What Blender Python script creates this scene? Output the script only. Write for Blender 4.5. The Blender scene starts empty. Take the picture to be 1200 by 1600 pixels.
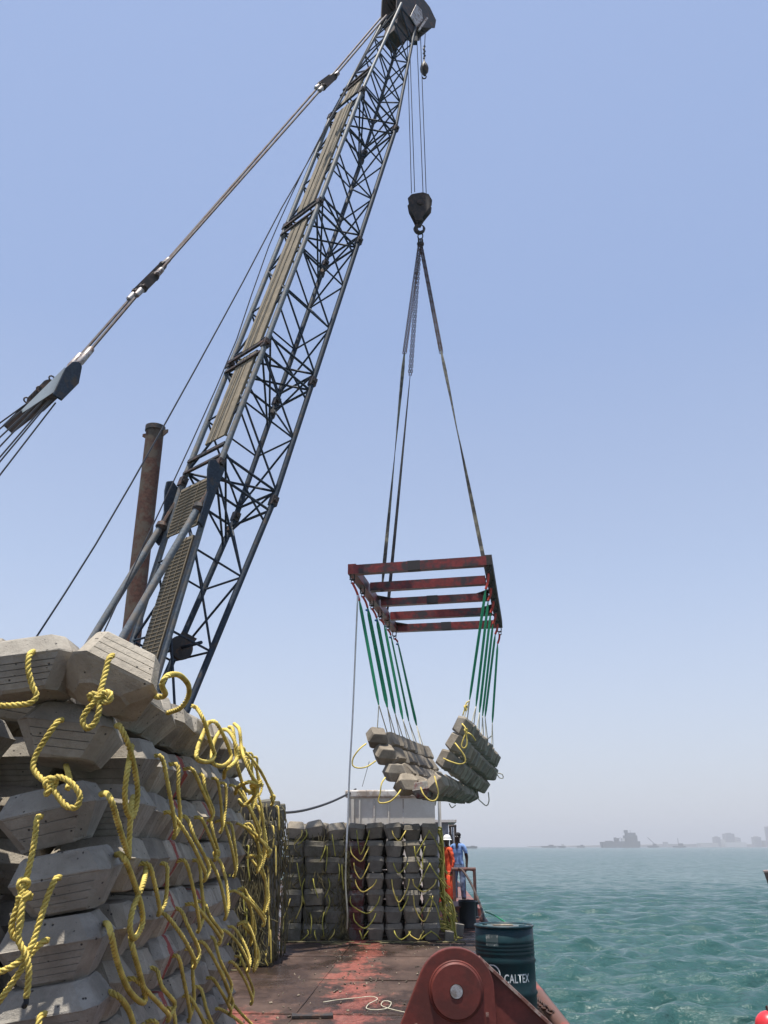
import bpy, math, random
import numpy as np
from mathutils import Vector, Matrix, Euler

random.seed(7)
rng = np.random.default_rng(7)
C = bpy.context.scene.collection
scene = bpy.context.scene
R = math.radians
V = Vector

# ------------------------------------------------------------------ camera, sky, sun, exposure
CAMH = 1.62
PIT = R(21.9)
FPX = 1300.0
cam_d = bpy.data.cameras.new('camera')
cam = bpy.data.objects.new('camera', cam_d)
C.objects.link(cam)
cam.location = (0, 0, CAMH)
cam.rotation_euler = (R(90) + PIT, 0, 0)
cam_d.sensor_fit = 'VERTICAL'
cam_d.sensor_height = 36
cam_d.lens = FPX / 1600 * 36
cam_d.clip_start = 0.05
cam_d.clip_end = 40000
scene.camera = cam

SUN = V((-0.08, -0.13, 0.97)).normalized()
sun_el = math.asin(SUN.z)
world = bpy.data.worlds.new('World')
scene.world = world
world.use_nodes = True
wn = world.node_tree.nodes
wl = world.node_tree.links
wn.clear()
w_out = wn.new('ShaderNodeOutputWorld')
w_bg = wn.new('ShaderNodeBackground')
sky = wn.new('ShaderNodeTexSky')
sky.sky_type = 'NISHITA'
sky.sun_disc = False
sky.sun_elevation = sun_el
sky.sun_rotation = math.atan2(SUN.x, SUN.y)
sky.altitude = 0
sky.air_density = 1.0
sky.dust_density = 1.3
sky.ozone_density = 3.0
w_hs = wn.new('ShaderNodeHueSaturation')
w_hs.inputs['Saturation'].default_value = 0.82
wl.new(sky.outputs[0], w_hs.inputs['Color'])
w_tc = wn.new('ShaderNodeTexCoord')
w_sx = wn.new('ShaderNodeSeparateXYZ')
wl.new(w_tc.outputs['Generated'], w_sx.inputs[0])
w_rp = wn.new('ShaderNodeValToRGB')
for w_e, (w_p, w_v) in zip((w_rp.color_ramp.elements[0], w_rp.color_ramp.elements[1], w_rp.color_ramp.elements.new(0.4)),
                           ((0.0, 0.85), (1.0, 0.30), (0.30, 0.45))):
    w_e.position = w_p
    w_e.color = (w_v, w_v, w_v, 1)
w_cr = wn.new('ShaderNodeValToRGB')
w_cr.color_ramp.elements[0].position = 0.02
w_cr.color_ramp.elements[0].color = (0.665, 0.690, 0.785, 1)
w_cr.color_ramp.elements[1].position = 0.55
w_cr.color_ramp.elements[1].color = (0.345, 0.465, 0.770, 1)
wl.new(w_sx.outputs[2], w_rp.inputs[0])
wl.new(w_sx.outputs[2], w_cr.inputs[0])
w_vm = wn.new('ShaderNodeVectorMath')          # pale airlight of a dusty gulf sky
w_vm.operation = 'SCALE'
w_vm.inputs['Scale'].default_value = 5.0
wl.new(w_cr.outputs[0], w_vm.inputs[0])
w_mx = wn.new('ShaderNodeMix')
w_mx.data_type = 'RGBA'
wl.new(w_rp.outputs[0], w_mx.inputs[0])
wl.new(w_hs.outputs[0], w_mx.inputs[6])
wl.new(w_vm.outputs[0], w_mx.inputs[7])
wl.new(w_mx.outputs[2], w_bg.inputs[0])
w_bg.inputs[1].default_value = 0.14
wl.new(w_bg.outputs[0], w_out.inputs[0])

sun_d = bpy.data.lights.new('sun', 'SUN')
sun_d.energy = 5.0
sun_d.angle = R(0.6)
sun_d.color = (1.0, 0.95, 0.87)
sun_o = bpy.data.objects.new('sun', sun_d)
C.objects.link(sun_o)
sun_o.rotation_euler = SUN.to_track_quat('Z', 'Y').to_euler()
sun_o.location = (0, 0, 60)

scene.view_settings.view_transform = 'Standard'
scene.view_settings.look = 'None'
scene.view_settings.exposure = 0.5
scene.view_settings.gamma = 1.0
scene.view_settings.use_curve_mapping = False
try:
    scene.cycles.volume_bounces = 0
    scene.cycles.max_bounces = 8
except Exception:
    pass

# ------------------------------------------------------------------ measuring helpers
cP, sP = math.cos(PIT), math.sin(PIT)


def ray(px, py):
    u = (px - 600) / FPX
    v = (800 - py) / FPX
    return V((u, cP - v * sP, sP + v * cP))


def at(px, py, Y):
    d = ray(px, py)
    return V((0, 0, CAMH)) + d * (Y / d.y)


def atx(px, py, X):
    d = ray(px, py)
    return V((0, 0, CAMH)) + d * (X / d.x)


def atz(px, py, Z):
    d = ray(px, py)
    return V((0, 0, CAMH)) + d * ((Z - CAMH) / d.z)


def on_plane(px, py, p, n):
    d = ray(px, py)
    o = V((0, 0, CAMH))
    return o + d * ((p - o).dot(n) / d.dot(n))


BAZ = math.atan(0.05)          # heading of the barge


def bg(x, y, z=0.0):
    return V((x * math.cos(BAZ) + y * math.sin(BAZ), -x * math.sin(BAZ) + y * math.cos(BAZ), z))


# ------------------------------------------------------------------ materials
def newmat(name):
    m = bpy.data.materials.new(name)
    m.use_nodes = True
    nt = m.node_tree
    b = nt.nodes['Principled BSDF']
    return m, nt, b


def N(nt, t, **kw):
    n = nt.nodes.new(t)
    for k, v in kw.items():
        if k in n.inputs:
            n.inputs[k].default_value = v
        else:
            setattr(n, k, v)
    return n


def noise(nt, coord, scale, detail=4, rough=0.6):
    n = nt.nodes.new('ShaderNodeTexNoise')
    n.inputs['Scale'].default_value = scale
    n.inputs['Detail'].default_value = detail
    n.inputs['Roughness'].default_value = rough
    if coord:
        nt.links.new(coord, n.inputs['Vector'])
    return n


def ramp(nt, fac, stops):
    r = nt.nodes.new('ShaderNodeValToRGB')
    el = r.color_ramp.elements
    while len(el) < len(stops):
        el.new(0.5)
    for e, (p, c) in zip(el, stops):
        e.position = p
        e.color = tuple(c) + (1,) if len(c) == 3 else c
    nt.links.new(fac, r.inputs[0])
    return r


def mix(nt, fac, a, b, mode='MIX'):
    m = nt.nodes.new('ShaderNodeMix')
    m.data_type = 'RGBA'
    m.blend_type = mode
    for sock, val in ((0, fac), (6, a), (7, b)):
        if isinstance(val, (int, float)):
            m.inputs[sock].default_value = val
        elif isinstance(val, tuple):
            m.inputs[sock].default_value = val + (1,) if len(val) == 3 else val
        else:
            nt.links.new(val, m.inputs[sock])
    return m.outputs[2]


def math_n(nt, op, a, b=None, clamp=False):
    m = nt.nodes.new('ShaderNodeMath')
    m.operation = op
    m.use_clamp = clamp
    for i, val in enumerate((a, b)):
        if val is None:
            continue
        if isinstance(val, (int, float)):
            m.inputs[i].default_value = val
        else:
            nt.links.new(val, m.inputs[i])
    return m.outputs[0]


def bump(nt, b, h, strength, dist):
    n = nt.nodes.new('ShaderNodeBump')
    n.inputs['Strength'].default_value = strength
    n.inputs['Distance'].default_value = dist
    nt.links.new(h, n.inputs['Height'])
    nt.links.new(n.outputs[0], b.inputs['Normal'])
    return n


def rnd_coord(nt):
    """object coordinates shifted by a random amount per object, so copies differ"""
    tc = nt.nodes.new('ShaderNodeTexCoord')
    oi = nt.nodes.new('ShaderNodeObjectInfo')
    mu = math_n(nt, 'MULTIPLY', oi.outputs['Random'], 37.0)
    cx = nt.nodes.new('ShaderNodeCombineXYZ')
    for i in range(3):
        nt.links.new(mu, cx.inputs[i])
    va = nt.nodes.new('ShaderNodeVectorMath')
    va.operation = 'ADD'
    nt.links.new(tc.outputs['Object'], va.inputs[0])
    nt.links.new(cx.outputs[0], va.inputs[1])
    return va.outputs[0], tc.outputs['Object'], oi.outputs['Random']


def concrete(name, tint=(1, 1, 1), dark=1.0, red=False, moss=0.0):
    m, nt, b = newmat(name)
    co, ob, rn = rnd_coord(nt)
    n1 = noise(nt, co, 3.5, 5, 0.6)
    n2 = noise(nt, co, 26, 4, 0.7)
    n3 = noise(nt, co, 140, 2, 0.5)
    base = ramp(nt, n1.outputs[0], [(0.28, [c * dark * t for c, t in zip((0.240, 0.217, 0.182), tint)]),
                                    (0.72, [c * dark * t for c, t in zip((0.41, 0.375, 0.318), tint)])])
    sp = ramp(nt, n2.outputs[0], [(0.25, (0.72, 0.72, 0.72)), (0.6, (1.06, 1.06, 1.06))])
    c1 = mix(nt, 0.75, base.outputs[0], sp.outputs[0], 'MULTIPLY')
    # air holes
    vo = nt.nodes.new('ShaderNodeTexVoronoi')
    vo.inputs['Scale'].default_value = 23
    nt.links.new(co, vo.inputs['Vector'])
    hole = ramp(nt, vo.outputs['Distance'], [(0.08, (1, 1, 1)), (0.15, (0, 0, 0))])
    vn = noise(nt, co, 9, 2, 0.5)
    hm = math_n(nt, 'MULTIPLY', hole.outputs[0], math_n(nt, 'GREATER_THAN', vn.outputs[0], 0.46))
    c2 = mix(nt, hm, c1, (0.07, 0.065, 0.06))
    # grime streaks
    gn = noise(nt, co, 6.5, 6, 0.75)
    gr = ramp(nt, gn.outputs[0], [(0.50, (0, 0, 0)), (0.70, (1, 1, 1))])
    c3 = mix(nt, math_n(nt, 'MULTIPLY', gr.outputs[0], 0.55), c2, (0.12, 0.10, 0.085))
    rv = ramp(nt, rn, [(0.0, (0.72, 0.70, 0.68)), (0.35, (1.0, 0.96, 0.90)), (0.7, (0.90, 0.91, 0.93)), (1.0, (1.2, 1.15, 1.08))])
    c4 = mix(nt, 1.0, c3, rv.outputs[0], 'MULTIPLY')
    if moss:
        mn = noise(nt, co, 5, 6, 0.8)
        mr = ramp(nt, mn.outputs[0], [(0.35, (0, 0, 0)), (0.62, (1, 1, 1))])
        c4 = mix(nt, math_n(nt, 'MULTIPLY', mr.outputs[0], moss), c4, (0.075, 0.078, 0.05))
    if red:
        sx = nt.nodes.new('ShaderNodeSeparateXYZ')
        nt.links.new(ob, sx.inputs[0])
        wob = math_n(nt, 'MULTIPLY', math_n(nt, 'SUBTRACT', n1.outputs[0], 0.5), 0.22)
        yy = math_n(nt, 'ADD', sx.outputs[1], wob)
        st = math_n(nt, 'LESS_THAN', math_n(nt, 'ABSOLUTE', math_n(nt, 'SUBTRACT', yy, 0.04)), 0.035)
        xx = math_n(nt, 'GREATER_THAN', sx.outputs[0], 0.03)
        f = math_n(nt, 'MULTIPLY', math_n(nt, 'MULTIPLY', st, xx), math_n(nt, 'GREATER_THAN', n2.outputs[0], 0.4))
        c4 = mix(nt, math_n(nt, 'MULTIPLY', f, 0.8), c4, (0.30, 0.035, 0.03))
    nt.links.new(c4, b.inputs['Base Color'])
    b.inputs['Roughness'].default_value = 0.93
    b.inputs['Specular IOR Level'].default_value = 0.2
    st_ = noise(nt, co, 11, 5, 0.8)
    chips = ramp(nt, st_.outputs[0], [(0.60, (0, 0, 0)), (0.66, (1, 1, 1))])
    c4 = mix(nt, math_n(nt, 'MULTIPLY', chips.outputs[0], 0.35), c4, (0.15, 0.13, 0.11))
    nt.links.new(c4, b.inputs['Base Color'])
    h = math_n(nt, 'SUBTRACT', math_n(nt, 'ADD', n2.outputs[0], math_n(nt, 'MULTIPLY', n3.outputs[0], 0.4)), math_n(nt, 'MULTIPLY', hm, 0.8))
    bump(nt, b, h, 0.8, 0.009)
    return m


def painted(name, col, rough=0.5, wear=None, wamt=0.3, wscale=8.0, metal=0.0, world_co=False, fine=0.25, spec=0.4):
    m, nt, b = newmat(name)
    if world_co:
        g = nt.nodes.new('ShaderNodeNewGeometry')
        co = g.outputs['Position']
    else:
        co, _, _ = rnd_coord(nt)
    n1 = noise(nt, co, wscale, 6, 0.7)
    n2 = noise(nt, co, wscale * 6, 3, 0.6)
    v = ramp(nt, n2.outputs[0], [(0.3, [c * (1 - fine) for c in col]), (0.7, [min(1, c * (1 + fine)) for c in col])])
    c = v.outputs[0]
    if wear:
        lo = 0.62 - wamt * 0.5
        wr = ramp(nt, n1.outputs[0], [(lo, (0, 0, 0)), (lo + 0.12, (1, 1, 1))])
        c = mix(nt, wr.outputs[0], c, tuple(wear))
    nt.links.new(c, b.inputs['Base Color'])
    b.inputs['Roughness'].default_value = rough
    b.inputs['Metallic'].default_value = metal
    b.inputs['Specular IOR Level'].default_value = spec
    bump(nt, b, n2.outputs[0], 0.25, 0.004)
    return m


def rope_mat(name, lo, hi, rough=0.7):
    m, nt, b = newmat(name)
    g = nt.nodes.new('ShaderNodeNewGeometry')
    n1 = noise(nt, g.outputs['Position'], 9, 4, 0.6)
    n2 = noise(nt, g.outputs['Position'], 420, 2, 0.5)
    r = ramp(nt, n1.outputs[0], [(0.32, lo), (0.62, hi)])
    sh = ramp(nt, n2.outputs[0], [(0.3, (0.72, 0.72, 0.72)), (0.7, (1.1, 1.1, 1.1))])
    nt.links.new(mix(nt, 0.8, r.outputs[0], sh.outputs[0], 'MULTIPLY'), b.inputs['Base Color'])
    b.inputs['Roughness'].default_value = rough
    b.inputs['Specular IOR Level'].default_value = 0.25
    bump(nt, b, n2.outputs[0], 0.5, 0.002)
    return m


M = {}
M['conc'] = concrete('concrete')
M['conc_red'] = concrete('concrete_red', red=True)
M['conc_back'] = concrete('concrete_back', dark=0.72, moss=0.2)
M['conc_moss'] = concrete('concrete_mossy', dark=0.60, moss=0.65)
M['conc_hang'] = concrete('concrete_hang', tint=(1.03, 1.0, 0.96), dark=0.88)
M['conc_redface'] = painted('red_stained_concrete', (0.10, 0.030, 0.026), 0.9, (0.13, 0.12, 0.11), 0.3, 5.0)
M['conc_stain'] = painted('stained_concrete', (0.20, 0.19, 0.17), 0.9, (0.12, 0.02, 0.018), 0.30, 4.0)
M['rope'] = rope_mat('yellow_rope', (0.46, 0.35, 0.085), (0.78, 0.61, 0.16))
M['rope_green'] = rope_mat('green_yellow_rope', (0.20, 0.19, 0.035), (0.48, 0.43, 0.09))
M['rope_pale'] = rope_mat('pale_rope', (0.46, 0.42, 0.30), (0.64, 0.60, 0.46))
M['rope_old'] = rope_mat('old_rope', (0.055, 0.052, 0.03), (0.20, 0.165, 0.075))
M['rope_white'] = rope_mat('white_rope', (0.80, 0.79, 0.76), (0.92, 0.91, 0.88))
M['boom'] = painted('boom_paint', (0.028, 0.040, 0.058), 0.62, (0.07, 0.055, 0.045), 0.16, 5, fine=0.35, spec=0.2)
M['boom_worn_lit'] = painted('boom_paint_worn_lit', (0.12, 0.138, 0.155), 0.6, (0.17, 0.15, 0.13), 0.3, 4, fine=0.35, spec=0.3)  # worn patches; the paler grey paints in sunlight on the left chords
M['dark_steel'] = painted('dark_steel', (0.035, 0.030, 0.028), 0.6, (0.10, 0.05, 0.03), 0.25, 7)
M['rust'] = painted('rust', (0.085, 0.036, 0.024), 0.85, (0.10, 0.075, 0.055), 0.30, 2.4, world_co=True, fine=0.4)
M['rust_brown'] = painted('rusty_brown', (0.075, 0.045, 0.035), 0.7, (0.035, 0.028, 0.025), 0.4, 6)
M['cable'] = painted('steel_cable', (0.055, 0.055, 0.06), 0.5, None, metal=0.3)
M['pendant'] = painted('pendant_cable', (0.13, 0.11, 0.10), 0.5, (0.10, 0.05, 0.03), 0.3, 6, metal=0.3)
M['socket'] = painted('socket_steel', (0.42, 0.38, 0.36), 0.45, (0.16, 0.09, 0.06), 0.3, 9, metal=0.2)
M['frame_red'] = painted('frame_red', (0.21, 0.026, 0.022), 0.45, (0.045, 0.03, 0.03), 0.34, 2.6, fine=0.3)
M['frame_dark'] = painted('frame_dark', (0.035, 0.028, 0.028), 0.6)
M['pad_red'] = painted('padeye_red', (0.150, 0.036, 0.028), 0.55, (0.10, 0.030, 0.024), 0.3, 5, fine=0.14, spec=0.3)
M['pad_edge'] = painted('padeye_edge', (0.36, 0.27, 0.23), 0.6, (0.18, 0.08, 0.06), 0.4, 12)
M['hull'] = painted('hull_red', (0.24, 0.060, 0.045), 0.6, (0.12, 0.06, 0.045), 0.5, 1.5, world_co=True)
M['platform'] = painted('platform_red', (0.30, 0.060, 0.040), 0.6, (0.13, 0.09, 0.08), 0.45, 3, world_co=True)
M['sling'] = painted('sling_green', (0.010, 0.21, 0.095), 0.7, None)
M['strap'] = painted('strap_grey', (0.19, 0.175, 0.13), 0.8, (0.06, 0.055, 0.05), 0.4, 3, world_co=True)
M['strap_dark'] = painted('strap_dark', (0.03, 0.03, 0.035), 0.8, (0.07, 0.065, 0.06), 0.3, 3, world_co=True)
M['red_tie'] = painted('red_tie', (0.45, 0.05, 0.03), 0.7)
M['blue_tag'] = painted('blue_tag', (0.02, 0.16, 0.42), 0.6)
M['grating'] = painted('grating', (0.27, 0.215, 0.145), 0.75, (0.20, 0.165, 0.115), 0.4, 5)
M['grating_dark'] = painted('grating_dark', (0.15, 0.12, 0.08), 0.8)
M['cabin'] = painted('cabin_wall', (0.70, 0.66, 0.58), 0.6, (0.62, 0.57, 0.49), 0.4, 1.2, world_co=True, fine=0.05)
M['cabin_top'] = painted('cabin_roof', (0.62, 0.58, 0.53), 0.6, (0.36, 0.29, 0.23), 0.3, 3, world_co=True, fine=0.08)
M['cabin_grey'] = painted('cabin_grey', (0.22, 0.25, 0.28), 0.6, (0.17, 0.18, 0.2), 0.3, 2, world_co=True)
M['drum'] = painted('drum_teal', (0.004, 0.028, 0.033), 0.45, (0.007, 0.024, 0.028), 0.3, 4, fine=0.12, spec=0.3)
M['drum_rim'] = painted('drum_rim', (0.010, 0.036, 0.045), 0.4, (0.12, 0.09, 0.07), 0.15, 14)
M['drum_lid'] = painted('drum_lid', (0.060, 0.135, 0.140), 0.35, (0.10, 0.10, 0.085), 0.4, 6)
M['decal'] = painted('white_print', (0.62, 0.66, 0.66), 0.5, (0.30, 0.36, 0.38), 0.15, 30)
M['label'] = painted('worn_label', (0.44, 0.45, 0.41), 0.7, (0.07, 0.10, 0.10), 0.55, 16)
M['black'] = painted('black_paint', (0.010, 0.014, 0.020), 0.5)
M['rubber'] = painted('black_rubber', (0.02, 0.02, 0.022), 0.6)
M['railing'] = painted('railing_brown', (0.16, 0.060, 0.048), 0.6, (0.09, 0.05, 0.04), 0.4, 10)
M['skin'] = painted('dark_skin', (0.045, 0.026, 0.018), 0.55, fine=0.1)
M['shirt'] = painted('blue_shirt', (0.15, 0.26, 0.52), 0.9, (0.22, 0.34, 0.60), 0.3, 5, fine=0.12)
M['trousers'] = painted('blue_trousers', (0.09, 0.13, 0.22), 0.9, (0.15, 0.20, 0.31), 0.4, 4, fine=0.15)
M['orange'] = painted('orange_cloth', (0.55, 0.055, 0.020), 0.85, (0.66, 0.12, 0.03), 0.3, 4, fine=0.15)
M['boot'] = painted('boot', (0.02, 0.018, 0.016), 0.7)
M['white'] = painted('white_plastic', (0.75, 0.76, 0.74), 0.45, fine=0.05)
M['hair'] = painted('black_hair', (0.008, 0.007, 0.007), 0.8)
M['buoy'] = painted('buoy_red', (0.62, 0.035, 0.045), 0.35, fine=0.06)
M['timber'] = painted('dark_timber', (0.040, 0.026, 0.022), 0.85, (0.09, 0.065, 0.055), 0.3, 2)
M['timber_top'] = painted('timber_cap', (0.33, 0.24, 0.21), 0.85)
M['ship'] = painted('ship_grey', (0.10, 0.115, 0.12), 0.8, fine=0.05)
M['ship_white'] = painted('ship_white', (0.55, 0.55, 0.53), 0.8, fine=0.05)
M['far_building'] = painted('far_building', (0.22, 0.215, 0.21), 0.9, fine=0.08)
M['far_pale'] = painted('far_pale', (0.42, 0.41, 0.38), 0.9, fine=0.08)
M['far_glass'] = painted('far_glass', (0.07, 0.09, 0.11), 0.3, fine=0.05)
M['shore'] = painted('shore', (0.19, 0.18, 0.16), 0.95, fine=0.2)
M['chain'] = painted('chain_rust', (0.045, 0.026, 0.022), 0.7, (0.10, 0.045, 0.03), 0.3, 20)
M['pin'] = painted('pin_steel', (0.42, 0.42, 0.43), 0.4, (0.25, 0.22, 0.2), 0.3, 20, metal=0.4)
M['debris'] = painted('debris', (0.30, 0.24, 0.17), 0.9, (0.1, 0.08, 0.06), 0.4, 8)


# deck: red primer worn and stained
def deck_material():
    m, nt, b = newmat('deck_steel')
    g = nt.nodes.new('ShaderNodeNewGeometry')
    P = g.outputs['Position']
    sx = nt.nodes.new('ShaderNodeSeparateXYZ')
    nt.links.new(P, sx.inputs[0])
    mp = nt.nodes.new('ShaderNodeMapping')
    mp.inputs['Scale'].default_value = (1.0, 0.6, 1.0)
    nt.links.new(P, mp.inputs['Vector'])
    big = noise(nt, mp.outputs[0], 0.9, 6, 0.62)
    med = noise(nt, mp.outputs[0], 3.2, 6, 0.7)
    fin = noise(nt, P, 22, 5, 0.75)
    vfin = noise(nt, P, 120, 2, 0.6)
    grime = ramp(nt, big.outputs[0], [(0.30, (0.028, 0.020, 0.016)), (0.5, (0.058, 0.037, 0.029)), (0.68, (0.12, 0.078, 0.060))])
    redc = ramp(nt, fin.outputs[0], [(0.3, (0.17, 0.045, 0.034)), (0.65, (0.31, 0.105, 0.078))])
    # strip of bare primer running along the deck plus ragged islands
    cx = math_n(nt, 'ADD', sx.outputs[0], math_n(nt, 'MULTIPLY', math_n(nt, 'SUBTRACT', big.outputs[0], 0.5), 1.1))
    d1 = math_n(nt, 'ABSOLUTE', math_n(nt, 'ADD', cx, 0.36))
    band = math_n(nt, 'SUBTRACT', 0.66, math_n(nt, 'MULTIPLY', d1, 0.95))
    near = math_n(nt, 'MULTIPLY', math_n(nt, 'SUBTRACT', 10.9, sx.outputs[1]), 0.60, True)
    left = math_n(nt, 'MULTIPLY', math_n(nt, 'SUBTRACT', -0.75, cx), 1.0, True)
    near = math_n(nt, 'MULTIPLY', near, left)
    near = math_n(nt, 'MULTIPLY', near, math_n(nt, 'GREATER_THAN', sx.outputs[1], 8.6))
    far = math_n(nt, 'MULTIPLY', math_n(nt, 'SUBTRACT', sx.outputs[0], 1.05), 0.9, True)
    s = math_n(nt, 'ADD', math_n(nt, 'MAXIMUM', band, math_n(nt, 'MULTIPLY', near, 1.6)), math_n(nt, 'MULTIPLY', far, 0.5))
    s = math_n(nt, 'ADD', s, math_n(nt, 'MULTIPLY', math_n(nt, 'SUBTRACT', med.outputs[0], 0.5), 1.9))
    mask = ramp(nt, s, [(0.36, (0, 0, 0)), (0.66, (1, 1, 1))])
    c = mix(nt, mask.outputs[0], grime.outputs[0], redc.outputs[0])
    # pinkish dust and scuffs
    du = ramp(nt, med.outputs[0], [(0.52, (0, 0, 0)), (0.72, (1, 1, 1))])
    c = mix(nt, math_n(nt, 'MULTIPLY', du.outputs[0], 0.45), c, (0.20, 0.125, 0.095))
    fm = ramp(nt, fin.outputs[0], [(0.3, (0.6, 0.6, 0.6)), (0.65, (1.12, 1.12, 1.12))])
    c = mix(nt, 0.85, c, fm.outputs[0], 'MULTIPLY')
    nt.links.new(c, b.inputs['Base Color'])
    rr = ramp(nt, big.outputs[0], [(0.42, (0.22, 0.22, 0.22)), (0.54, (0.75, 0.75, 0.75))])
    nt.links.new(rr.outputs[0], b.inputs['Roughness'])
    b.inputs['Specular IOR Level'].default_value = 0.18
    bump(nt, b, math_n(nt, 'ADD', fin.outputs[0], math_n(nt, 'MULTIPLY', vfin.outputs[0], 0.5)), 0.5, 0.012)
    return m


M['deck'] = deck_material()


def water_material():
    m, nt, b = newmat('sea_water')
    g = nt.nodes.new('ShaderNodeNewGeometry')
    P = g.outputs['Position']
    mp = nt.nodes.new('ShaderNodeMapping')
    mp.inputs['Scale'].default_value = (0.42, 1.0, 1.0)
    mp.inputs['Rotation'].default_value = (0, 0, R(-12))
    nt.links.new(P, mp.inputs['Vector'])
    a = noise(nt, mp.outputs[0], 1.5, 6, 0.65)
    f = noise(nt, mp.outputs[0], 4.5, 5, 0.65)
    l = noise(nt, mp.outputs[0], 0.035, 3, 0.5)
    col = ramp(nt, l.outputs[0], [(0.35, (0.021, 0.068, 0.062)), (0.65, (0.027, 0.080, 0.073))])
    # flecks of foam on the nearer crests
    sx = nt.nodes.new('ShaderNodeSeparateXYZ')
    nt.links.new(P, sx.inputs[0])
    fn = noise(nt, mp.outputs[0], 1.6, 8, 0.75)
    fo = ramp(nt, fn.outputs[0], [(0.775, (0, 0, 0)), (0.80, (1, 1, 1))])
    fm = math_n(nt, 'MULTIPLY', fo.outputs[0], math_n(nt, 'GREATER_THAN', sx.outputs[2], -1.45))
    c = mix(nt, fm, col.outputs[0], (0.65, 0.72, 0.70))
    nt.links.new(c, b.inputs['Base Color'])
    b.inputs['Roughness'].default_value = 0.16
    b.inputs['IOR'].default_value = 1.33
    b.inputs['Specular IOR Level'].default_value = 0.45
    w3 = noise(nt, mp.outputs[0], 0.22, 5, 0.6)
    h = math_n(nt, 'ADD', a.outputs[0], math_n(nt, 'MULTIPLY', f.outputs[0], 0.28))
    h = math_n(nt, 'ADD', h, math_n(nt, 'MULTIPLY', w3.outputs[0], 1.0))
    w4 = noise(nt, mp.outputs[0], 13, 4, 0.6)
    h = math_n(nt, 'ADD', h, math_n(nt, 'MULTIPLY', w4.outputs[0], 0.12))
    bn = bump(nt, b, h, 1.0, 0.20)
    cn = noise(nt, mp.outputs[0], 2.6, 5, 0.7)
    v1 = nt.nodes.new('ShaderNodeVectorMath'); v1.operation = 'SUBTRACT'
    nt.links.new(cn.outputs['Color'], v1.inputs[0]); v1.inputs[1].default_value = (0.5, 0.5, 0.5)
    v2 = nt.nodes.new('ShaderNodeVectorMath'); v2.operation = 'MULTIPLY'
    nt.links.new(v1.outputs[0], v2.inputs[0]); v2.inputs[1].default_value = (1.8, 3.6, 0.0)
    v3 = nt.nodes.new('ShaderNodeVectorMath'); v3.operation = 'ADD'
    nt.links.new(v2.outputs[0], v3.inputs[0]); nt.links.new(bn.outputs[0], v3.inputs[1])
    v4 = nt.nodes.new('ShaderNodeVectorMath'); v4.operation = 'NORMALIZE'
    nt.links.new(v3.outputs[0], v4.inputs[0])
    nt.links.new(v4.outputs[0], b.inputs['Normal'])
    return m


M['water'] = water_material()
for _n, _k in (('sky_haze', 'haze'),):
    m = bpy.data.materials.new(_n)
    m.use_nodes = True
    nt = m.node_tree
    nt.nodes.clear()
    o = nt.nodes.new('ShaderNodeOutputMaterial')
    pv = nt.nodes.new('ShaderNodeVolumePrincipled')
    pv.inputs['Color'].default_value = (0.85, 0.87, 0.90, 1)
    pv.inputs['Density'].default_value = 0.00030
    pv.inputs['Anisotropy'].default_value = 0.2
    nt.links.new(pv.outputs[0], o.inputs['Volume'])
    M[_k] = m


# ------------------------------------------------------------------ object helpers
def woff(o):
    v = V((0, 0, 0))
    while o is not None:
        v = v + o.location
        o = o.parent
    return v


def thing(name, loc, label=None, cat=None, group=None):
    o = bpy.data.objects.new(name, None)
    o.empty_display_size = 0.1
    C.objects.link(o)
    o.location = loc
    if label:
        o['label'] = label
    if cat:
        o['category'] = cat
    if group:
        o['group'] = group
    return o


def tag(o, label, cat=None, group=None, kind=None):
    if label:
        o['label'] = label
    if cat:
        o['category'] = cat
    if group:
        o['group'] = group
    if kind:
        o['kind'] = kind
    return o


def frame_of(d, up=V((0, 0, 1))):
    d = V(d).normalized()
    if abs(d.dot(up)) > 0.98:
        up = V((0, 1, 0))
    s = d.cross(up).normalized()
    u = s.cross(d).normalized()
    return s, u


def crom(pts, step):
    pts = [V(p) for p in pts]
    if len(pts) < 3:
        n = max(1, int((pts[-1] - pts[0]).length / step))
        return [pts[0].lerp(pts[-1], i / n) for i in range(n + 1)]
    out = []
    for i in range(len(pts) - 1):
        p1, p2 = pts[i], pts[i + 1]
        p0 = pts[i - 1] if i else p1 * 2 - p2
        p3 = pts[i + 2] if i + 2 < len(pts) else p2 * 2 - p1
        n = max(2, int((p2 - p1).length / step))
        for k in range(n):
            t = k / n
            t2, t3 = t * t, t * t * t
            out.append(0.5 * ((2 * p1) + (p2 - p0) * t + (2 * p0 - 5 * p1 + 4 * p2 - p3) * t2 + (3 * p1 - p0 - 3 * p2 + p3) * t3))
    out.append(pts[-1])
    return out


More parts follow.
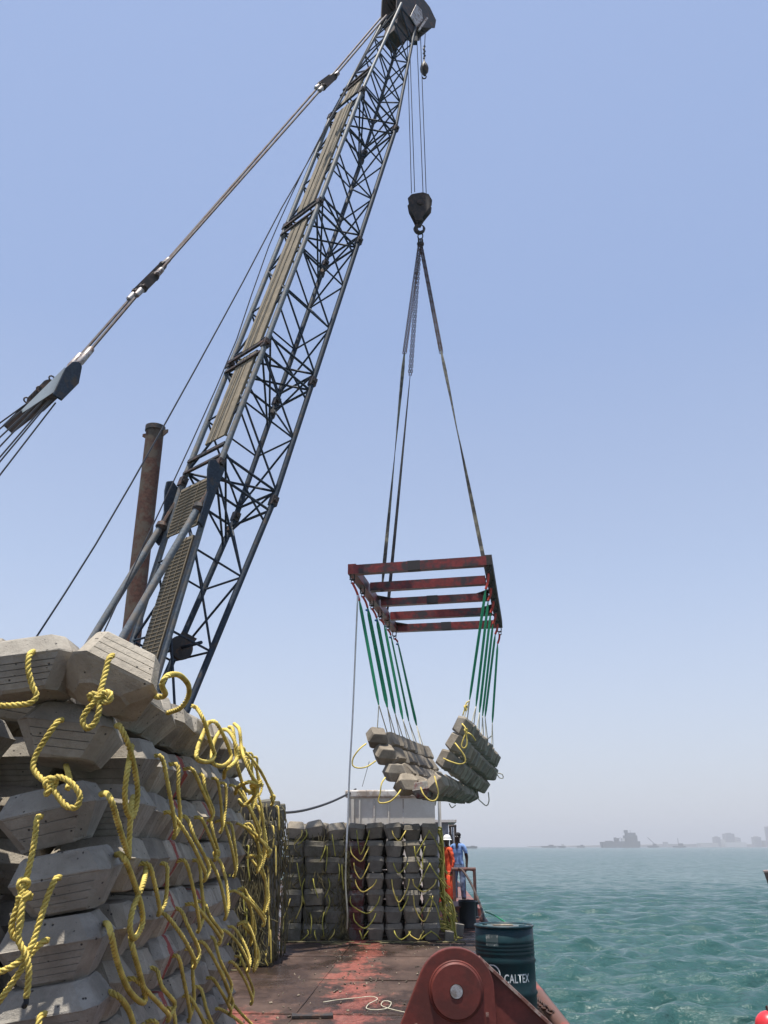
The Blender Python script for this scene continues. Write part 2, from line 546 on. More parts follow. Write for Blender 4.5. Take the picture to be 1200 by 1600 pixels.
class MB:
    def __init__(s):
        s.v = []
        s.f = []
        s.mi = []
        s.cur = 0

    def add(s, vs, fs):
        o = len(s.v)
        s.v.extend(vs)
        for f in fs:
            s.f.append(tuple(i + o for i in f))
            s.mi.append(s.cur)

    def box(s, c, size, rot=None):
        c = V(c)
        hx, hy, hz = size[0] / 2, size[1] / 2, size[2] / 2
        vs = []
        for x in (-hx, hx):
            for y in (-hy, hy):
                for z in (-hz, hz):
                    p = V((x, y, z))
                    if rot is not None:
                        p = rot @ p
                    vs.append(c + p)
        s.add(vs, [(0, 1, 3, 2), (4, 6, 7, 5), (0, 4, 5, 1), (2, 3, 7, 6), (0, 2, 6, 4), (1, 5, 7, 3)])
        return s

    def beam(s, a, b, w, h, up=V((0, 0, 1))):
        a, b = V(a), V(b)
        sd, u = frame_of(b - a, up)
        vs = []
        for p in (a, b):
            for i, j in ((-1, -1), (1, -1), (1, 1), (-1, 1)):
                vs.append(p + sd * (w / 2 * i) + u * (h / 2 * j))
        s.add(vs, [(3, 2, 1, 0), (4, 5, 6, 7), (0, 1, 5, 4), (1, 2, 6, 5), (2, 3, 7, 6), (3, 0, 4, 7)])
        return s

    def tube(s, a, b, r, n=8, r2=None, caps=True):
        return s.sweep([a, b], r, n, r2=r2, caps=caps)

    def sweep(s, pts, r, n=6, r2=None, caps=True, flat=1.0, up=V((0, 0, 1))):
        pts = [V(p) for p in pts]
        L = len(pts)
        vs = []
        pu = None
        for i, p in enumerate(pts):
            t = (pts[min(i + 1, L - 1)] - pts[max(i - 1, 0)])
            if t.length < 1e-9:
                t = V((0, 0, 1))
            t.normalize()
            if pu is None:
                sd, u = frame_of(t, up)
            else:
                u = pu - t * pu.dot(t)
                if u.length < 1e-6:
                    sd, u = frame_of(t)
                u.normalize()
                sd = t.cross(u)
            pu = u
            rr = r if r2 is None else r + (r2 - r) * i / (L - 1)
            if callable(r):
                rr = r(i / (L - 1))
            for k in range(n):
                a = 2 * math.pi * k / n
                vs.append(p + sd * (math.cos(a) * rr * flat) + u * (math.sin(a) * rr))
        fs = []
        for i in range(L - 1):
            for k in range(n):
                k2 = (k + 1) % n
                fs.append((i * n + k, i * n + k2, (i + 1) * n + k2, (i + 1) * n + k))
        if caps:
            fs.append(tuple(range(n - 1, -1, -1)))
            fs.append(tuple((L - 1) * n + k for k in range(n)))
        s.add(vs, fs)
        return s

    def prism(s, poly, o, ex, ey, th):
        """2D outline poly in the plane (ex, ey) at o, extruded by vector th"""
        o, ex, ey, th = V(o), V(ex), V(ey), V(th)
        n = len(poly)
        vs = [o + ex * x + ey * y for x, y in poly] + [o + ex * x + ey * y + th for x, y in poly]
        fs = [tuple(range(n - 1, -1, -1)), tuple(range(n, 2 * n))]
        for i in range(n):
            j = (i + 1) % n
            fs.append((i, j, n + j, n + i))
        s.add(vs, fs)
        return s

    def lathe(s, prof, o, ax=V((0, 0, 1)), n=32, closed=False):
        o = V(o)
        ax = V(ax).normalized()
        sd, u = frame_of(ax, V((1, 0, 0)))
        vs = []
        for r, h in prof:
            for k in range(n):
                a = 2 * math.pi * k / n
                vs.append(o + ax * h + sd * (r * math.cos(a)) + u * (r * math.sin(a)))
        fs = []
        L = len(prof)
        for i in range(L - 1):
            for k in range(n):
                k2 = (k + 1) % n
                fs.append((i * n + k, i * n + k2, (i + 1) * n + k2, (i + 1) * n + k))
        if not closed:
            fs.append(tuple(range(n - 1, -1, -1)))
            fs.append(tuple((L - 1) * n + k for k in range(n)))
        s.add(vs, fs)
        return s

    def torus(s, c, ax, R_, r, n=16, m=6, stretch=None):
        c = V(c)
        ax = V(ax).normalized()
        sd, u = frame_of(ax, V((0, 0, 1)))
        vs, fs = [], []
        for i in range(n):
            a = 2 * math.pi * i / n
            d = sd * math.cos(a) + u * math.sin(a)
            cc = c + sd * (math.cos(a) * R_) + u * (math.sin(a) * R_ * (stretch or 1))
            for k in range(m):
                b = 2 * math.pi * k / m
                vs.append(cc + d * (math.cos(b) * r) + ax * (math.sin(b) * r))
        for i in range(n):
            for k in range(m):
                i2, k2 = (i + 1) % n, (k + 1) % m
                fs.append((i * m + k, i2 * m + k, i2 * m + k2, i * m + k2))
        s.add(vs, fs)
        return s

    def ball(s, c, r, n=14, sq=(1, 1, 1)):
        c = V(c)
        prof = []
        m = n // 2
        vs, fs = [], []
        for i in range(1, m):
            th = math.pi * i / m
            for k in range(n):
                a = 2 * math.pi * k / n
                vs.append(c + V((r * sq[0] * math.sin(th) * math.cos(a), r * sq[1] * math.sin(th) * math.sin(a), r * sq[2] * math.cos(th))))
        top = len(vs)
        vs.append(c + V((0, 0, r * sq[2])))
        vs.append(c - V((0, 0, r * sq[2])))
        for i in range(m - 2):
            for k in range(n):
                k2 = (k + 1) % n
                fs.append((i * n + k, (i + 1) * n + k, (i + 1) * n + k2, i * n + k2))
        for k in range(n):
            fs.append((top, k, (k + 1) % n))
            fs.append((top + 1, (m - 2) * n + (k + 1) % n, (m - 2) * n + k))
        s.add(vs, fs)
        return s

    def obj(s, name, mat, parent=None, smooth=False, bevel=0):
        me = bpy.data.meshes.new(name)
        off = woff(parent)
        me.from_pydata([tuple(p - off) for p in s.v], [], s.f)
        mats = mat if isinstance(mat, (list, tuple)) else [mat]
        for m in mats:
            me.materials.append(M[m] if isinstance(m, str) else m)
        if len(mats) > 1:
            me.polygons.foreach_set('material_index', s.mi)
        if smooth:
            me.polygons.foreach_set('use_smooth', [True] * len(me.polygons))
            if smooth != 'all':
                try:
                    me.set_sharp_from_angle(angle=R(38))
                except Exception:
                    pass
        me.update()
        o = bpy.data.objects.new(name, me)
        C.objects.link(o)
        o.parent = parent
        if bevel:
            bm = o.modifiers.new('bevel', 'BEVEL')
            bm.width = bevel
            bm.segments = 2
            bm.limit_method = 'ANGLE'
        return o


def twist_rope(mb, pts, rad, pitch=None, step=None, sides=5, strands=3):
    """three strand laid rope along a curve"""
    pitch = pitch or rad * 5.2
    step = step or rad * 0.62
    path = crom(pts, step)
    L = len(path)
    P = np.array([tuple(p) for p in path])
    T = np.gradient(P, axis=0)
    T /= np.linalg.norm(T, axis=1)[:, None] + 1e-12
    seg = np.r_[0, np.cumsum(np.linalg.norm(np.diff(P, axis=0), axis=1))]
    u = np.cross(T[0], [0.3, 0.2, 0.93])
    u /= np.linalg.norm(u)
    U = np.zeros_like(P)
    for i in range(L):
        u = u - T[i] * np.dot(u, T[i])
        u /= np.linalg.norm(u) + 1e-12
        U[i] = u
    W = np.cross(T, U)
    rs = rad * 0.56
    rc = rad * 0.50
    for k in range(strands):
        ph = seg / pitch * 2 * math.pi + 2 * math.pi * k / strands
        cdir = U * np.cos(ph)[:, None] + W * np.sin(ph)[:, None]
        tdir = -U * np.sin(ph)[:, None] + W * np.cos(ph)[:, None]
        cen = P + cdir * rc
        vs = []
        for j in range(sides):
            b = 2 * math.pi * j / sides
            vs.append(cen + cdir * (math.cos(b) * rs) + tdir * (math.sin(b) * rs * 1.15))
        arr = np.stack(vs, 1).reshape(-1, 3)
        fs = []
        for i in range(L - 1):
            for j in range(sides):
                j2 = (j + 1) % sides
                fs.append((i * sides + j, i * sides + j2, (i + 1) * sides + j2, (i + 1) * sides + j))
        fs.append(tuple(range(sides - 1, -1, -1)))
        fs.append(tuple((L - 1) * sides + j for j in range(sides)))
        mb.add([V(a) for a in arr.tolist()], fs)
    return mb


def knot_pts(c, ax, size):
    """trefoil-like tangle around the axis ax"""
    c = V(c)
    s, u = frame_of(ax)
    d = V(ax).normalized()
    out = []
    for i in range(19):
        t = 2 * math.pi * i / 18
        x = math.sin(t) + 2 * math.sin(2 * t)
        y = math.cos(t) - 2 * math.cos(2 * t)
        z = -math.sin(3 * t)
        out.append(c + (s * x * 0.55 + u * z * 0.9 + d * y) * size * 0.33)
    return out


# ------------------------------------------------------------------ SETTING: sea
WZ = -1.5


def build_sea():
    eye = CAMH - WZ
    el = np.concatenate([np.linspace(R(60), R(12), 40)[:-1], np.linspace(R(12), R(1.2), 620), np.geomspace(R(1.2), eye / 14000, 70)[1:]])
    rad = eye / np.tan(el)
    az1 = np.linspace(R(-6), R(36), 640)
    az2 = np.linspace(R(36), R(354), 130)[1:-1]
    az = np.concatenate([az1, az2])
    nr, na = len(rad), len(az)
    A, Rr = np.meshgrid(az, rad)
    X = Rr * np.sin(A)
    Y = Rr * np.cos(A)
    Z = np.full_like(X, WZ)
    amp = np.clip((260 - Rr) / 200, 0, 1)
    inner = (A < R(38))
    r = np.random.default_rng(3)
    for i in range(80):
        wl = 0.32 * (3.4 / 0.32) ** (r.random())
        th = R(-10) + r.normal() * 0.40
        k = 2 * math.pi / wl
        ph = r.random() * 6.28
        a = 0.0092 * wl ** 0.7
        lod = np.clip((wl / (0.00028 * Rr ** 2 + 0.10) - 0.8) / 1.2, 0, 1)
        arg = k * (X * math.sin(th) + Y * math.cos(th)) + ph
        Z += a * lod * amp * (2 * ((np.sin(arg) + 1) / 2) ** 1.7 - 0.8)
    Z = np.where(inner | (Rr < 30), Z, WZ)
    Z[:39] = np.minimum(Z[:39], WZ + 0.2)
    verts = np.stack([X, Y, Z], -1).reshape(-1, 3).astype(np.float32)
    i = np.arange(nr - 1)[:, None]
    j = np.arange(na)[None, :]
    j2 = (j + 1) % na
    quads = np.stack([i * na + j, (i + 1) * na + j, (i + 1) * na + j2, i * na + j2], -1).reshape(-1, 4)[:, ::-1]
    me = bpy.data.meshes.new('sea')
    me.vertices.add(len(verts))
    me.vertices.foreach_set('co', verts.ravel())
    nq = len(quads)
    me.loops.add(nq * 4)
    me.polygons.add(nq)
    me.loops.foreach_set('vertex_index', quads.astype(np.int32).ravel())
    me.polygons.foreach_set('loop_start', np.arange(0, nq * 4, 4, dtype=np.int32))
    me.polygons.foreach_set('use_smooth', np.ones(nq, dtype=bool))
    me.update(calc_edges=True)
    me.materials.append(M['water'])
    o = bpy.data.objects.new('sea', me)
    C.objects.link(o)
    tag(o, 'choppy teal green sea reaching to the hazy horizon', kind='structure')


build_sea()

# ------------------------------------------------------------------ SETTING: barge hull and deck
EDGE = 1.30
hull = MB()
pts = [(-11.5, -3), (EDGE, -3), (EDGE, 46), (-11.5, 46)]
hull.add([bg(x, y, -0.012) for x, y in pts] + [bg(x, y, -2.6) for x, y in pts],
         [(3, 2, 1, 0), (4, 5, 6, 7), (0, 1, 5, 4), (1, 2, 6, 5), (2, 3, 7, 6), (3, 0, 4, 7)])
o = hull.obj('barge_hull', 'hull')
tag(o, 'red painted side of the steel barge above the water', kind='structure')
dk = MB()
nx, ny = 24, 90
vs, fs = [], []
for iy in range(ny + 1):
    for ix in range(nx + 1):
        x = -11.4 + (EDGE - 0.10 + 11.4) * ix / nx
        y = -2.95 + 48.9 * iy / ny
        vs.append(bg(x, y, 0.0 + 0.006 * math.sin(x * 2.1 + y * 0.7) * math.sin(y * 1.9)))
for iy in range(ny):
    for ix in range(nx):
        a = iy * (nx + 1) + ix
        fs.append((a, a + 1, a + nx + 2, a + nx + 1))
dk.add(vs, fs)
o = o_deck = dk.obj('deck', 'deck', smooth='all')
tag(o, 'stained and worn red steel deck of the barge', kind='structure')
# rounded bar along the right edge of the deck
o = MB().sweep([bg(EDGE - 0.06, -3, 0.03), bg(EDGE - 0.06, 22.2, 0.03)], 0.07, 10).obj('deck_edge_bar', 'hull', smooth=True)
tag(o, 'rounded red steel bar along the right edge of the deck', kind='structure')
# raised rear platform
pf = MB()
pf.box(bg(-0.4, 33, 0.09), (3.36, 20, 0.2), Matrix.Rotation(-BAZ, 3, 'Z'))
o = pf.obj('rear_platform', 'platform')
tag(o, 'raised red steel platform at the far end of the deck', kind='structure')

deck_o = o_deck
for y in (7.4, 9.9, 12.3, 14.8, 17.2, 19.7):
    MB().sweep([bg(-9, y, 0.004), bg(EDGE - 0.15, y + 0.02, 0.004)], 0.010, 6).obj('weld_seam', 'deck', deck_o)
for x in (-3.2, -1.42, 0.42):
    MB().sweep([bg(x, -2, 0.004), bg(x, 21, 0.004)], 0.009, 6).obj('weld_seam', 'deck', deck_o)
gr_ = MB()
rg = random.Random(31)
for q_ in range(420):
    p = bg(rg.uniform(-1.9, EDGE - 0.2), rg.uniform(8.5, 17.0), 0.008)
    w_ = rg.uniform(0.006, 0.022)
    gr_.box(p, (w_, w_ * rg.uniform(0.6, 2.2), w_ * 0.6), Euler((rg.uniform(0, 3), rg.uniform(0, 3), rg.uniform(0, 3))).to_matrix())
tag(gr_.obj('deck_grit', 'debris'), 'scattered grit and concrete crumbs on the open deck', kind='stuff')
p = atz(488, 1587, 0.02)
tag(MB().box(p, (0.42, 0.16, 0.03), Matrix.Rotation(0.1, 3, 'Z')).obj('steel_offcut', 'dark_steel', bevel=0.004), 'flat dark steel offcut lying on the deck left of the white cord', 'steel plate')

# ------------------------------------------------------------------ concrete blocks
def block_mesh(name, W, D, H, mat, seed, detail=True, zf=0.10, lo=(0.17, 0.17), up=(0.11, 0.13)):
    r = random.Random(seed)
    j = lambda s: r.uniform(-s, s)
    hw, hd, hh = W / 2, D / 2, H / 2
    zw = H * zf
    c = 0.05 if detail else 0.035           # corner cut

    def ring(ix, iy, z, cut):
        x, y = hw - ix, hd - iy
        q = [(x - cut, -y), (x, -y + cut), (x, y - cut), (x - cut, y), (-x + cut, y), (-x, y - cut), (-x, -y + cut), (-x + cut, -y)]
        return [V((a + j(0.006), b + j(0.006), z + j(0.003))) for a, b in q]

    rings = [ring(W * (lo[0] + 0.025), D * (lo[1] + 0.025), -hh, c * 0.8), ring(W * lo[0], D * lo[1], -hh + 0.012, c), ring(0.004, 0.004, zw - 0.006, c),
             ring(0.0, 0.0, zw, c), ring(0.006, 0.006, zw + 0.008, c), ring(W * up[0], D * up[1], hh - 0.014, c), ring(W * (up[0] + 0.025), D * (up[1] + 0.03), hh, c)]
    b = MB()
    # caps
    b.add(rings[0], [tuple(range(7, -1, -1))])
    b.add(rings[-1], [tuple(range(8))])
    for ri in range(len(rings) - 1):
        a, bb = rings[ri], rings[ri + 1]
        for k in range(8):
            k2 = (k + 1) % 8
            q = [a[k], a[k2], bb[k2], bb[k]]
            if detail and ri == 1 and k in (7, 1, 3, 5):
                # plank joints left by the mould: cut as grooves
                along_v = k in (7, 3)
                n = r.choice((2, 3, 3, 4))
                nrm = (q[1] - q[0]).cross(q[3] - q[0]).normalized()
                P = lambda u, v: (q[0] * (1 - u) + q[1] * u) * (1 - v) + (q[3] * (1 - u) + q[2] * u) * v
                cuts = [0.0]
                for i in range(n):
                    cuts += [(i + 1) / (n + 1) + j(0.02)]
                cuts.append(1.0)
                g = 0.014 if along_v else 0.009
                dep = 0.010
                us = [0.0, 0.012, 0.988, 1.0]
                lines = [(0.0, 0)]
                for t in cuts[1:-1]:
                    lines += [(t - g, 0), (t, 1), (t + g, 0)]
                lines.append((1.0, 0))
                vs, fs = [], []
                for t, deep in lines:
                    for ui, u in enumerate(us):
                        p = P(u, t) if along_v else P(t, u)
                        if deep and ui in (1, 2):
                            p = p - nrm * dep
                        vs.append(p)
                for i in range(len(lines) - 1):
                    for m_ in range(3):
                        f = (i * 4 + m_, i * 4 + m_ + 1, (i + 1) * 4 + m_ + 1, (i + 1) * 4 + m_)
                        fs.append(f if along_v else f[::-1])
                b.add(vs, fs)
            else:
                b.add(q, [(0, 1, 2, 3)])
    me = bpy.data.meshes.new(name)
    me.from_pydata([tuple(p) for p in b.v], [], b.f)
    me.materials.append(M[mat])
    me.update()
    return me


NEARB = [block_mesh('near_block', 0.475, 0.405, 0.272, 'conc', s) for s in range(6)]
TOPB = block_mesh('top_block', 0.45, 0.40, 0.275, 'conc', 61, True, 0.22, (0.10, 0.09), (0.20, 0.22))
NEARR = [block_mesh('near_block_red', 0.475, 0.405, 0.272, 'conc_red', s + 40) for s in range(2)]
BACKB = [block_mesh('back_block', 0.335, 0.41, 0.283, 'conc_back', s + 10, False, 0.2, (0.13, 0.13), (0.05, 0.07)) for s in range(4)]
BACKM = [block_mesh('mossy_block', 0.395, 0.415, 0.288, 'conc_moss', s + 20, False, 0.2, (0.05, 0.06), (0.03, 0.04)) for s in range(4)]
REDB = block_mesh('red_faced_block', 0.335, 0.41, 0.283, 'conc_redface', 88, False, 0.2, (0.11, 0.13), (0.05, 0.07))
HANGB = [block_mesh('hang_block', 0.36, 0.41, 0.315, 'conc_hang', s + 30, False, 0.02, (0.13, 0.20), (0.10, 0.16)) for s in range(4)]
HANGR = block_mesh('hang_block_red', 0.33, 0.40, 0.28, 'conc_stain', 99, False, 0.02, (0.12, 0.17), (0.08, 0.12))


def put_block(parent, me, loc, rot=(0, 0, 0), label=None, name='concrete_block'):
    o = bpy.data.objects.new(name, me)
    C.objects.link(o)
    o.parent = parent
    o.location = V(loc) - woff(parent)
    o.rotation_euler = rot if not isinstance(rot, Matrix) else rot.to_euler()
    if label:
        o['label'] = label
    return o


# ------------------------------------------------------------------ near stack
SX = -1.30                 # right-hand face of the near stack (waist of the blocks)
ZL = [0.14, 0.41, 0.68, 0.955, 1.225, 1.495, 1.765, 2.055, 2.38]
ORD = ['lowest', 'second from the bottom', 'third from the bottom', 'fourth from the bottom', 'fifth from the bottom',
       'sixth from the bottom', 'third from the top', 'second from the top', 'topmost']
near_mats = []
for k, z in enumerate(ZL):
    extra = {8: 'tilted out of line against the sky', 7: 'knotted rope loop on its front block', 6: 'with its front block sagging to the left',
             5: 'with a big knot hanging in front', 4: 'crossed yellow ropes on its front'}.get(k, 'in shade')
    near_mats.append(thing('concrete_mattress', V((-1.8, 6, z)),
                           'near stack mattress, %s, %s' % (ORD[k], extra), 'concrete mattress',
                           'block mattresses in the near stack'))
FRONT = {8: [(-42, 1052, 0, 0, 8), (58, 1050, 2, -6, 7), (173, 1060, -26, 22, 158)],
         7: [(-68, 1165, 4, 0, 4), (112, 1152, -5, -8, -5)],
         6: [(-92, 1270, 2, 4, 8), (86, 1276, -4, 3, 13)],
         5: [(-92, 1390, 3, 2, 5), (106, 1376, -6, 2, 10)],
         4: [(-86, 1490, 2, 0, 4), (90, 1480, -5, 2, 8)],
         3: [(-90, 1590, 2, 0, 4), (84, 1584, -4, 2, 8)]}
rr = random.Random(11)
for k, z in enumerate(ZL):
    par = near_mats[k]
    drop = rr.uniform(-0.02, 0.02)
    for i in range(10):
        y = 4.44 + 0.425 * i
        for c in range(4):
            if 0 < i < 9 and 0 < c and k < 7:
                if c > 1:
                    continue
            x = SX - 0.2375 - 0.49 * c + 0.012 * math.sin(i * 1.7 + k)
            zz = z + drop + 0.02 * math.sin(i * 0.9 + k * 1.3) + rr.uniform(-0.008, 0.008)
            rot = (R(rr.uniform(-4, 4)), R(rr.uniform(-5, 5) + 3 * math.sin(i + k)), R(rr.uniform(-4, 4)))
            if k == 8:
                rot = (R(rr.uniform(-9, 9)), R(rr.uniform(-4, 16)), R(rr.uniform(-9, 9)))
                zz += 0.03 * math.sin(i * 1.4)
            me = rr.choice(NEARB)
            lab = None
            if i == 3 and c == 0 and k < 8 or (i == 5 and k in (4, 6) and c == 0):
                me = NEARR[k % 2]
                lab = 'block with a smear of red paint'
            if i == 0 and k in FRONT:
                fr = FRONT[k]
                if c < len(fr):
                    px, py, yaw, pt, roll = fr[len(fr) - 1 - c]
                    Yc = 4.42 if k < 8 else 4.25
                    p = at(px, py, Yc)
                    put_block(par, TOPB if roll > 90 else rr.choice(NEARB), p, (R(pt), R(-roll), R(-yaw)), lab)
                    continue
            put_block(par, me, (x, y, zz), rot, lab)

ROPE_R = 0.0145


def rope_obj(parent, pts, mat='rope', rad=ROPE_R, name='rope_loop', knots=(), sides=5, step=None):
    b = MB()
    twist_rope(b, pts, rad, sides=sides, step=step)
    for (c, ax, s) in knots:
        twist_rope(b, knot_pts(c, ax, s), rad, sides=sides, step=step)
    return b.obj(name, mat, parent, smooth='all')


def F(*pp, Y=4.16):
    out = []
    for p in pp:
        out.append(at(p[0], p[1], p[2] if len(p) > 2 else Y))
    return out


def S(*pp, X=-1.24):
    out = []
    for p in pp:
        out.append(atx(p[0], p[1], p[2] if len(p) > 2 else X))
    return out


nm = near_mats
rope_obj(nm[8], F((52, 1018, 4.06), (46, 1024, 3.98), (44, 1045, 3.96), (50, 1070, 3.97), (57, 1086, 3.98), (48, 1098, 3.97), (20, 1102, 3.97), (-25, 1103, 3.97)))
kp = at(153, 1088, 3.86)
rope_obj(nm[8], F((176, 1024, 3.98), (170, 1030, 3.93), (165, 1050, 3.91), (157, 1080, 3.87), (150, 1094, 3.85), (136, 1110, 3.84), (129, 1126, 3.84), (136, 1138, 3.84),
                  (148, 1130, 3.84), (155, 1110, 3.84), (155, 1092, 3.85), (163, 1082, 3.84), (172, 1083, 3.83), (172, 1094, 3.83), (160, 1098, 3.85)),
         knots=[(kp, V((1, 0.1, 0.1)), 0.038)])
rope_obj(nm[7], F((97, 1125, 4.16), (90, 1128, 4.10), (74, 1150, 4.08), (56, 1180, 4.08), (52, 1200, 4.07), (64, 1216, 4.05), (78, 1222, 4.03), (90, 1214, 4.02), (110, 1222, 4.0),
                  (125, 1243, 4.0), (119, 1261, 4.0), (103, 1259, 4.0), (88, 1240, 4.02), (80, 1228, 4.03)), knots=[(at(78, 1226, 4.03), V((0.2, 0, 1)), 0.042)])
rope_obj(nm[7], F((103, 1196, 4.35), (106, 1206, 4.28), (109, 1220, 4.2), (106, 1232, 4.12)))
rope_obj(nm[6], F((64, 1276, 4.18), (58, 1281, 4.12), (53, 1320, 4.1), (42, 1370, 4.08), (36, 1392, 4.06), (26, 1420, 4.05), (18, 1448, 4.05), (24, 1466, 4.05), (32, 1445, 4.04), (35, 1412, 4.04),
                  (38, 1396, 4.05), (32, 1430, 4.02), (29, 1468, 4.02), (40, 1490, 4.02), (45, 1515, 4.02), (43, 1545, 4.03), (41, 1560, 4.03)),
         knots=[(at(36, 1384, 4.06), V((0.1, 0, 1)), 0.034), (at(39, 1402, 4.05), V((0.9, 0, 0.4)), 0.030)])
tip = MB().sweep(F((41, 1560, 4.03), (41, 1567, 4.03), (37, 1573, 4.04)), 0.012, 6)
tip.obj('burnt_rope_end', 'black', nm[6])
rope_obj(nm[5], F((93, 1371, 4.17), (86, 1375, 4.12), (74, 1402, 4.1), (62, 1440, 4.08), (48, 1480, 4.05), (22, 1508, 4.02), (-20, 1526, 4.0)))
rope_obj(nm[4], F((74, 1469, 4.17), (66, 1473, 4.12), (52, 1486, 4.1), (30, 1520, 4.06), (2, 1560, 4.04), (-20, 1590, 4.04)))
rope_obj(nm[3], F((70, 1584, 4.18), (63, 1588, 4.12), (60, 1602, 4.1), (56, 1640, 4.08)))
# ropes round the near corner of the stack
rope_obj(nm[7], S((182, 1134, -1.33), (188, 1136, -1.28), (200, 1162), (211, 1205), (215, 1245), (208, 1276), (198, 1268), (195, 1238), (200, 1200), (206, 1165, -1.3)))
rope_obj(nm[6], S((158, 1241, -1.36), (166, 1240, -1.30), (174, 1252), (186, 1292), (198, 1330), (201, 1340), (202, 1310), (205, 1262), (208, 1245, -1.3)))
rope_obj(nm[5], S((180, 1336, -1.36), (188, 1335, -1.29), (196, 1345), (209, 1378), (221, 1418), (222, 1446), (210, 1466), (203, 1452), (208, 1420), (224, 1380), (229, 1352, -1.3)))
rope_obj(nm[4], S((162, 1443, -1.36), (169, 1445, -1.29), (174, 1462), (183, 1502), (200, 1545), (220, 1566), (227, 1560), (220, 1528), (207, 1480), (204, 1455, -1.3)))
rope_obj(nm[3], S((165, 1553, -1.36), (174, 1551, -1.29), (190, 1562), (204, 1586), (214, 1625), (222, 1640), (224, 1600, -1.28)))
rope_obj(nm[8], S((230, 1078, -1.28), (236, 1084, -1.2), (248, 1089, -1.12), (258, 1085, -1.08), (253, 1069, -1.06), (262, 1056, -1.04), (280, 1055, -1.04), (294, 1070, -1.06), (294, 1088, -1.1), (282, 1106, -1.16), (262, 1114, -1.26)))
rope_obj(nm[8], S((300, 1103, -1.27), (308, 1107), (318, 1125, -1.18), (328, 1158, -1.16), (335, 1180, -1.15), (326, 1190, -1.15), (309, 1187, -1.16), (308, 1172, -1.18), (318, 1145), (326, 1128, -1.28)))
rope_obj(nm[8], S((325, 1129, -1.28), (336, 1128, -1.2), (347, 1145, -1.16), (357, 1168, -1.14), (361, 1184, -1.12), (350, 1196, -1.12), (336, 1195, -1.14), (331, 1184, -1.18), (334, 1160), (345, 1140, -1.28)))
rope_obj(nm[8], S((346, 1140, -1.26), (357, 1142, -1.18), (368, 1162, -1.10), (370, 1185, -1.08), (362, 1196, -1.08), (352, 1204, -1.12), (350, 1215, -1.2)))
rope_obj(nm[8], S((366, 1131, -1.26), (374, 1140, -1.14), (377, 1165, -1.10), (382, 1185, -1.04), (393, 1212, -0.98), (402, 1225, -0.96), (388, 1222, -1.0), (372, 1230, -1.1), (368, 1240, -1.2)),
         knots=[(S((376, 1175, -1.10))[0], V((0.2, 0, 1)), 0.045), (S((402, 1226, -0.96))[0], V((1, 0, 0.3)), 0.05)])
rope_obj(nm[8], S((358, 1136, -1.26), (364, 1140, -1.16), (368, 1170, -1.12), (372, 1200, -1.08), (382, 1232, -1.04), (394, 1236, -1.0), (402, 1228, -0.96)))
rope_obj(nm[8], S((402, 1228, -0.96), (398, 1242, -0.98), (388, 1254, -1.05), (379, 1258, -1.1), (374, 1250, -1.2)))
# procedural side loops, layer by layer
r2 = random.Random(5)
for k in range(8, -1, -1):
    z = ZL[k] + 0.035
    for i in range(9):
        if i == 0 or (k == 8 and i < 8):
            continue
        if (i + k) % 2 or r2.random() < 0.12:
            continue
        ya = 4.44 + 0.425 * i + r2.uniform(-0.05, 0.05)
        yb = ya + 0.425 + r2.uniform(-0.05, 0.03)
        dr = r2.uniform(0.26, 0.44)
        ox = r2.uniform(0.04, 0.15) + (0.1 if i > 6 else 0)
        x0 = SX
        sk = r2.uniform(0.0, 0.38)
        pts = [V((x0 - 0.03, ya, z)), V((x0 + 0.035, ya, z)), V((x0 + 0.6 * ox + 0.03, ya + 0.05 + sk * 0.3, z - dr * 0.35)), V((x0 + ox + 0.02, ya + 0.14 + sk, z - dr * 0.86)),
               V((x0 + ox, (ya + yb) / 2 + sk, z - dr)), V((x0 + ox, yb - 0.08 + sk, z - dr * 0.8)), V((x0 + 0.5 * ox + 0.02, yb, z - dr * 0.35)), V((x0 + 0.03, yb, z - 0.01)), V((x0 - 0.03, yb, z))]
        kn = []
        if r2.random() < 0.12:
            kn = [(pts[3], V((0.1, 0.2, 1)), 0.034)]
        rope_obj(nm[k], pts, rad=0.0132, knots=kn, sides=4, step=0.013)
# bundle of ropes hanging at the far corner of the near stack
for q in range(8):
    k = 8 - (q * 5) % 6
    x0 = SX + r2.uniform(-0.02, 0.05)
    ya = 8.12 + r2.uniform(-0.25, 0.30)
    z = ZL[max(k, 3)] + 0.03
    dr = r2.uniform(0.35, 0.65)
    ox = r2.uniform(0.05, 0.17)
    pts = [V((x0 - 0.02, ya, z)), V((x0 + 0.06, ya + 0.02, z + 0.01)), V((x0 + ox, ya + 0.05, z - dr * 0.3)), V((x0 + ox + 0.02, ya + 0.1, z - dr * 0.7)), V((x0 + ox, ya + 0.16, z - dr)),
           V((x0 + ox + 0.03, ya + 0.24, z - dr * 0.75)), V((x0 + ox * 0.8, ya + 0.22, z - dr * 0.35)), V((x0, ya + 0.2, z - 0.02))]
    kn = [(pts[3], V((0.1, 0.2, 1)), 0.036)] if q % 4 == 0 else []
    rope_obj(nm[max(k, 3)], pts, rad=0.0132, knots=kn, sides=4, step=0.013)


# ------------------------------------------------------------------ stacks further back
def plain_rope(parent, pts, rad, mat, name='rope_loop', n=5, step=0.05):
    return MB().sweep(crom(pts, step), rad, n).obj(name, mat, parent, smooth='all')


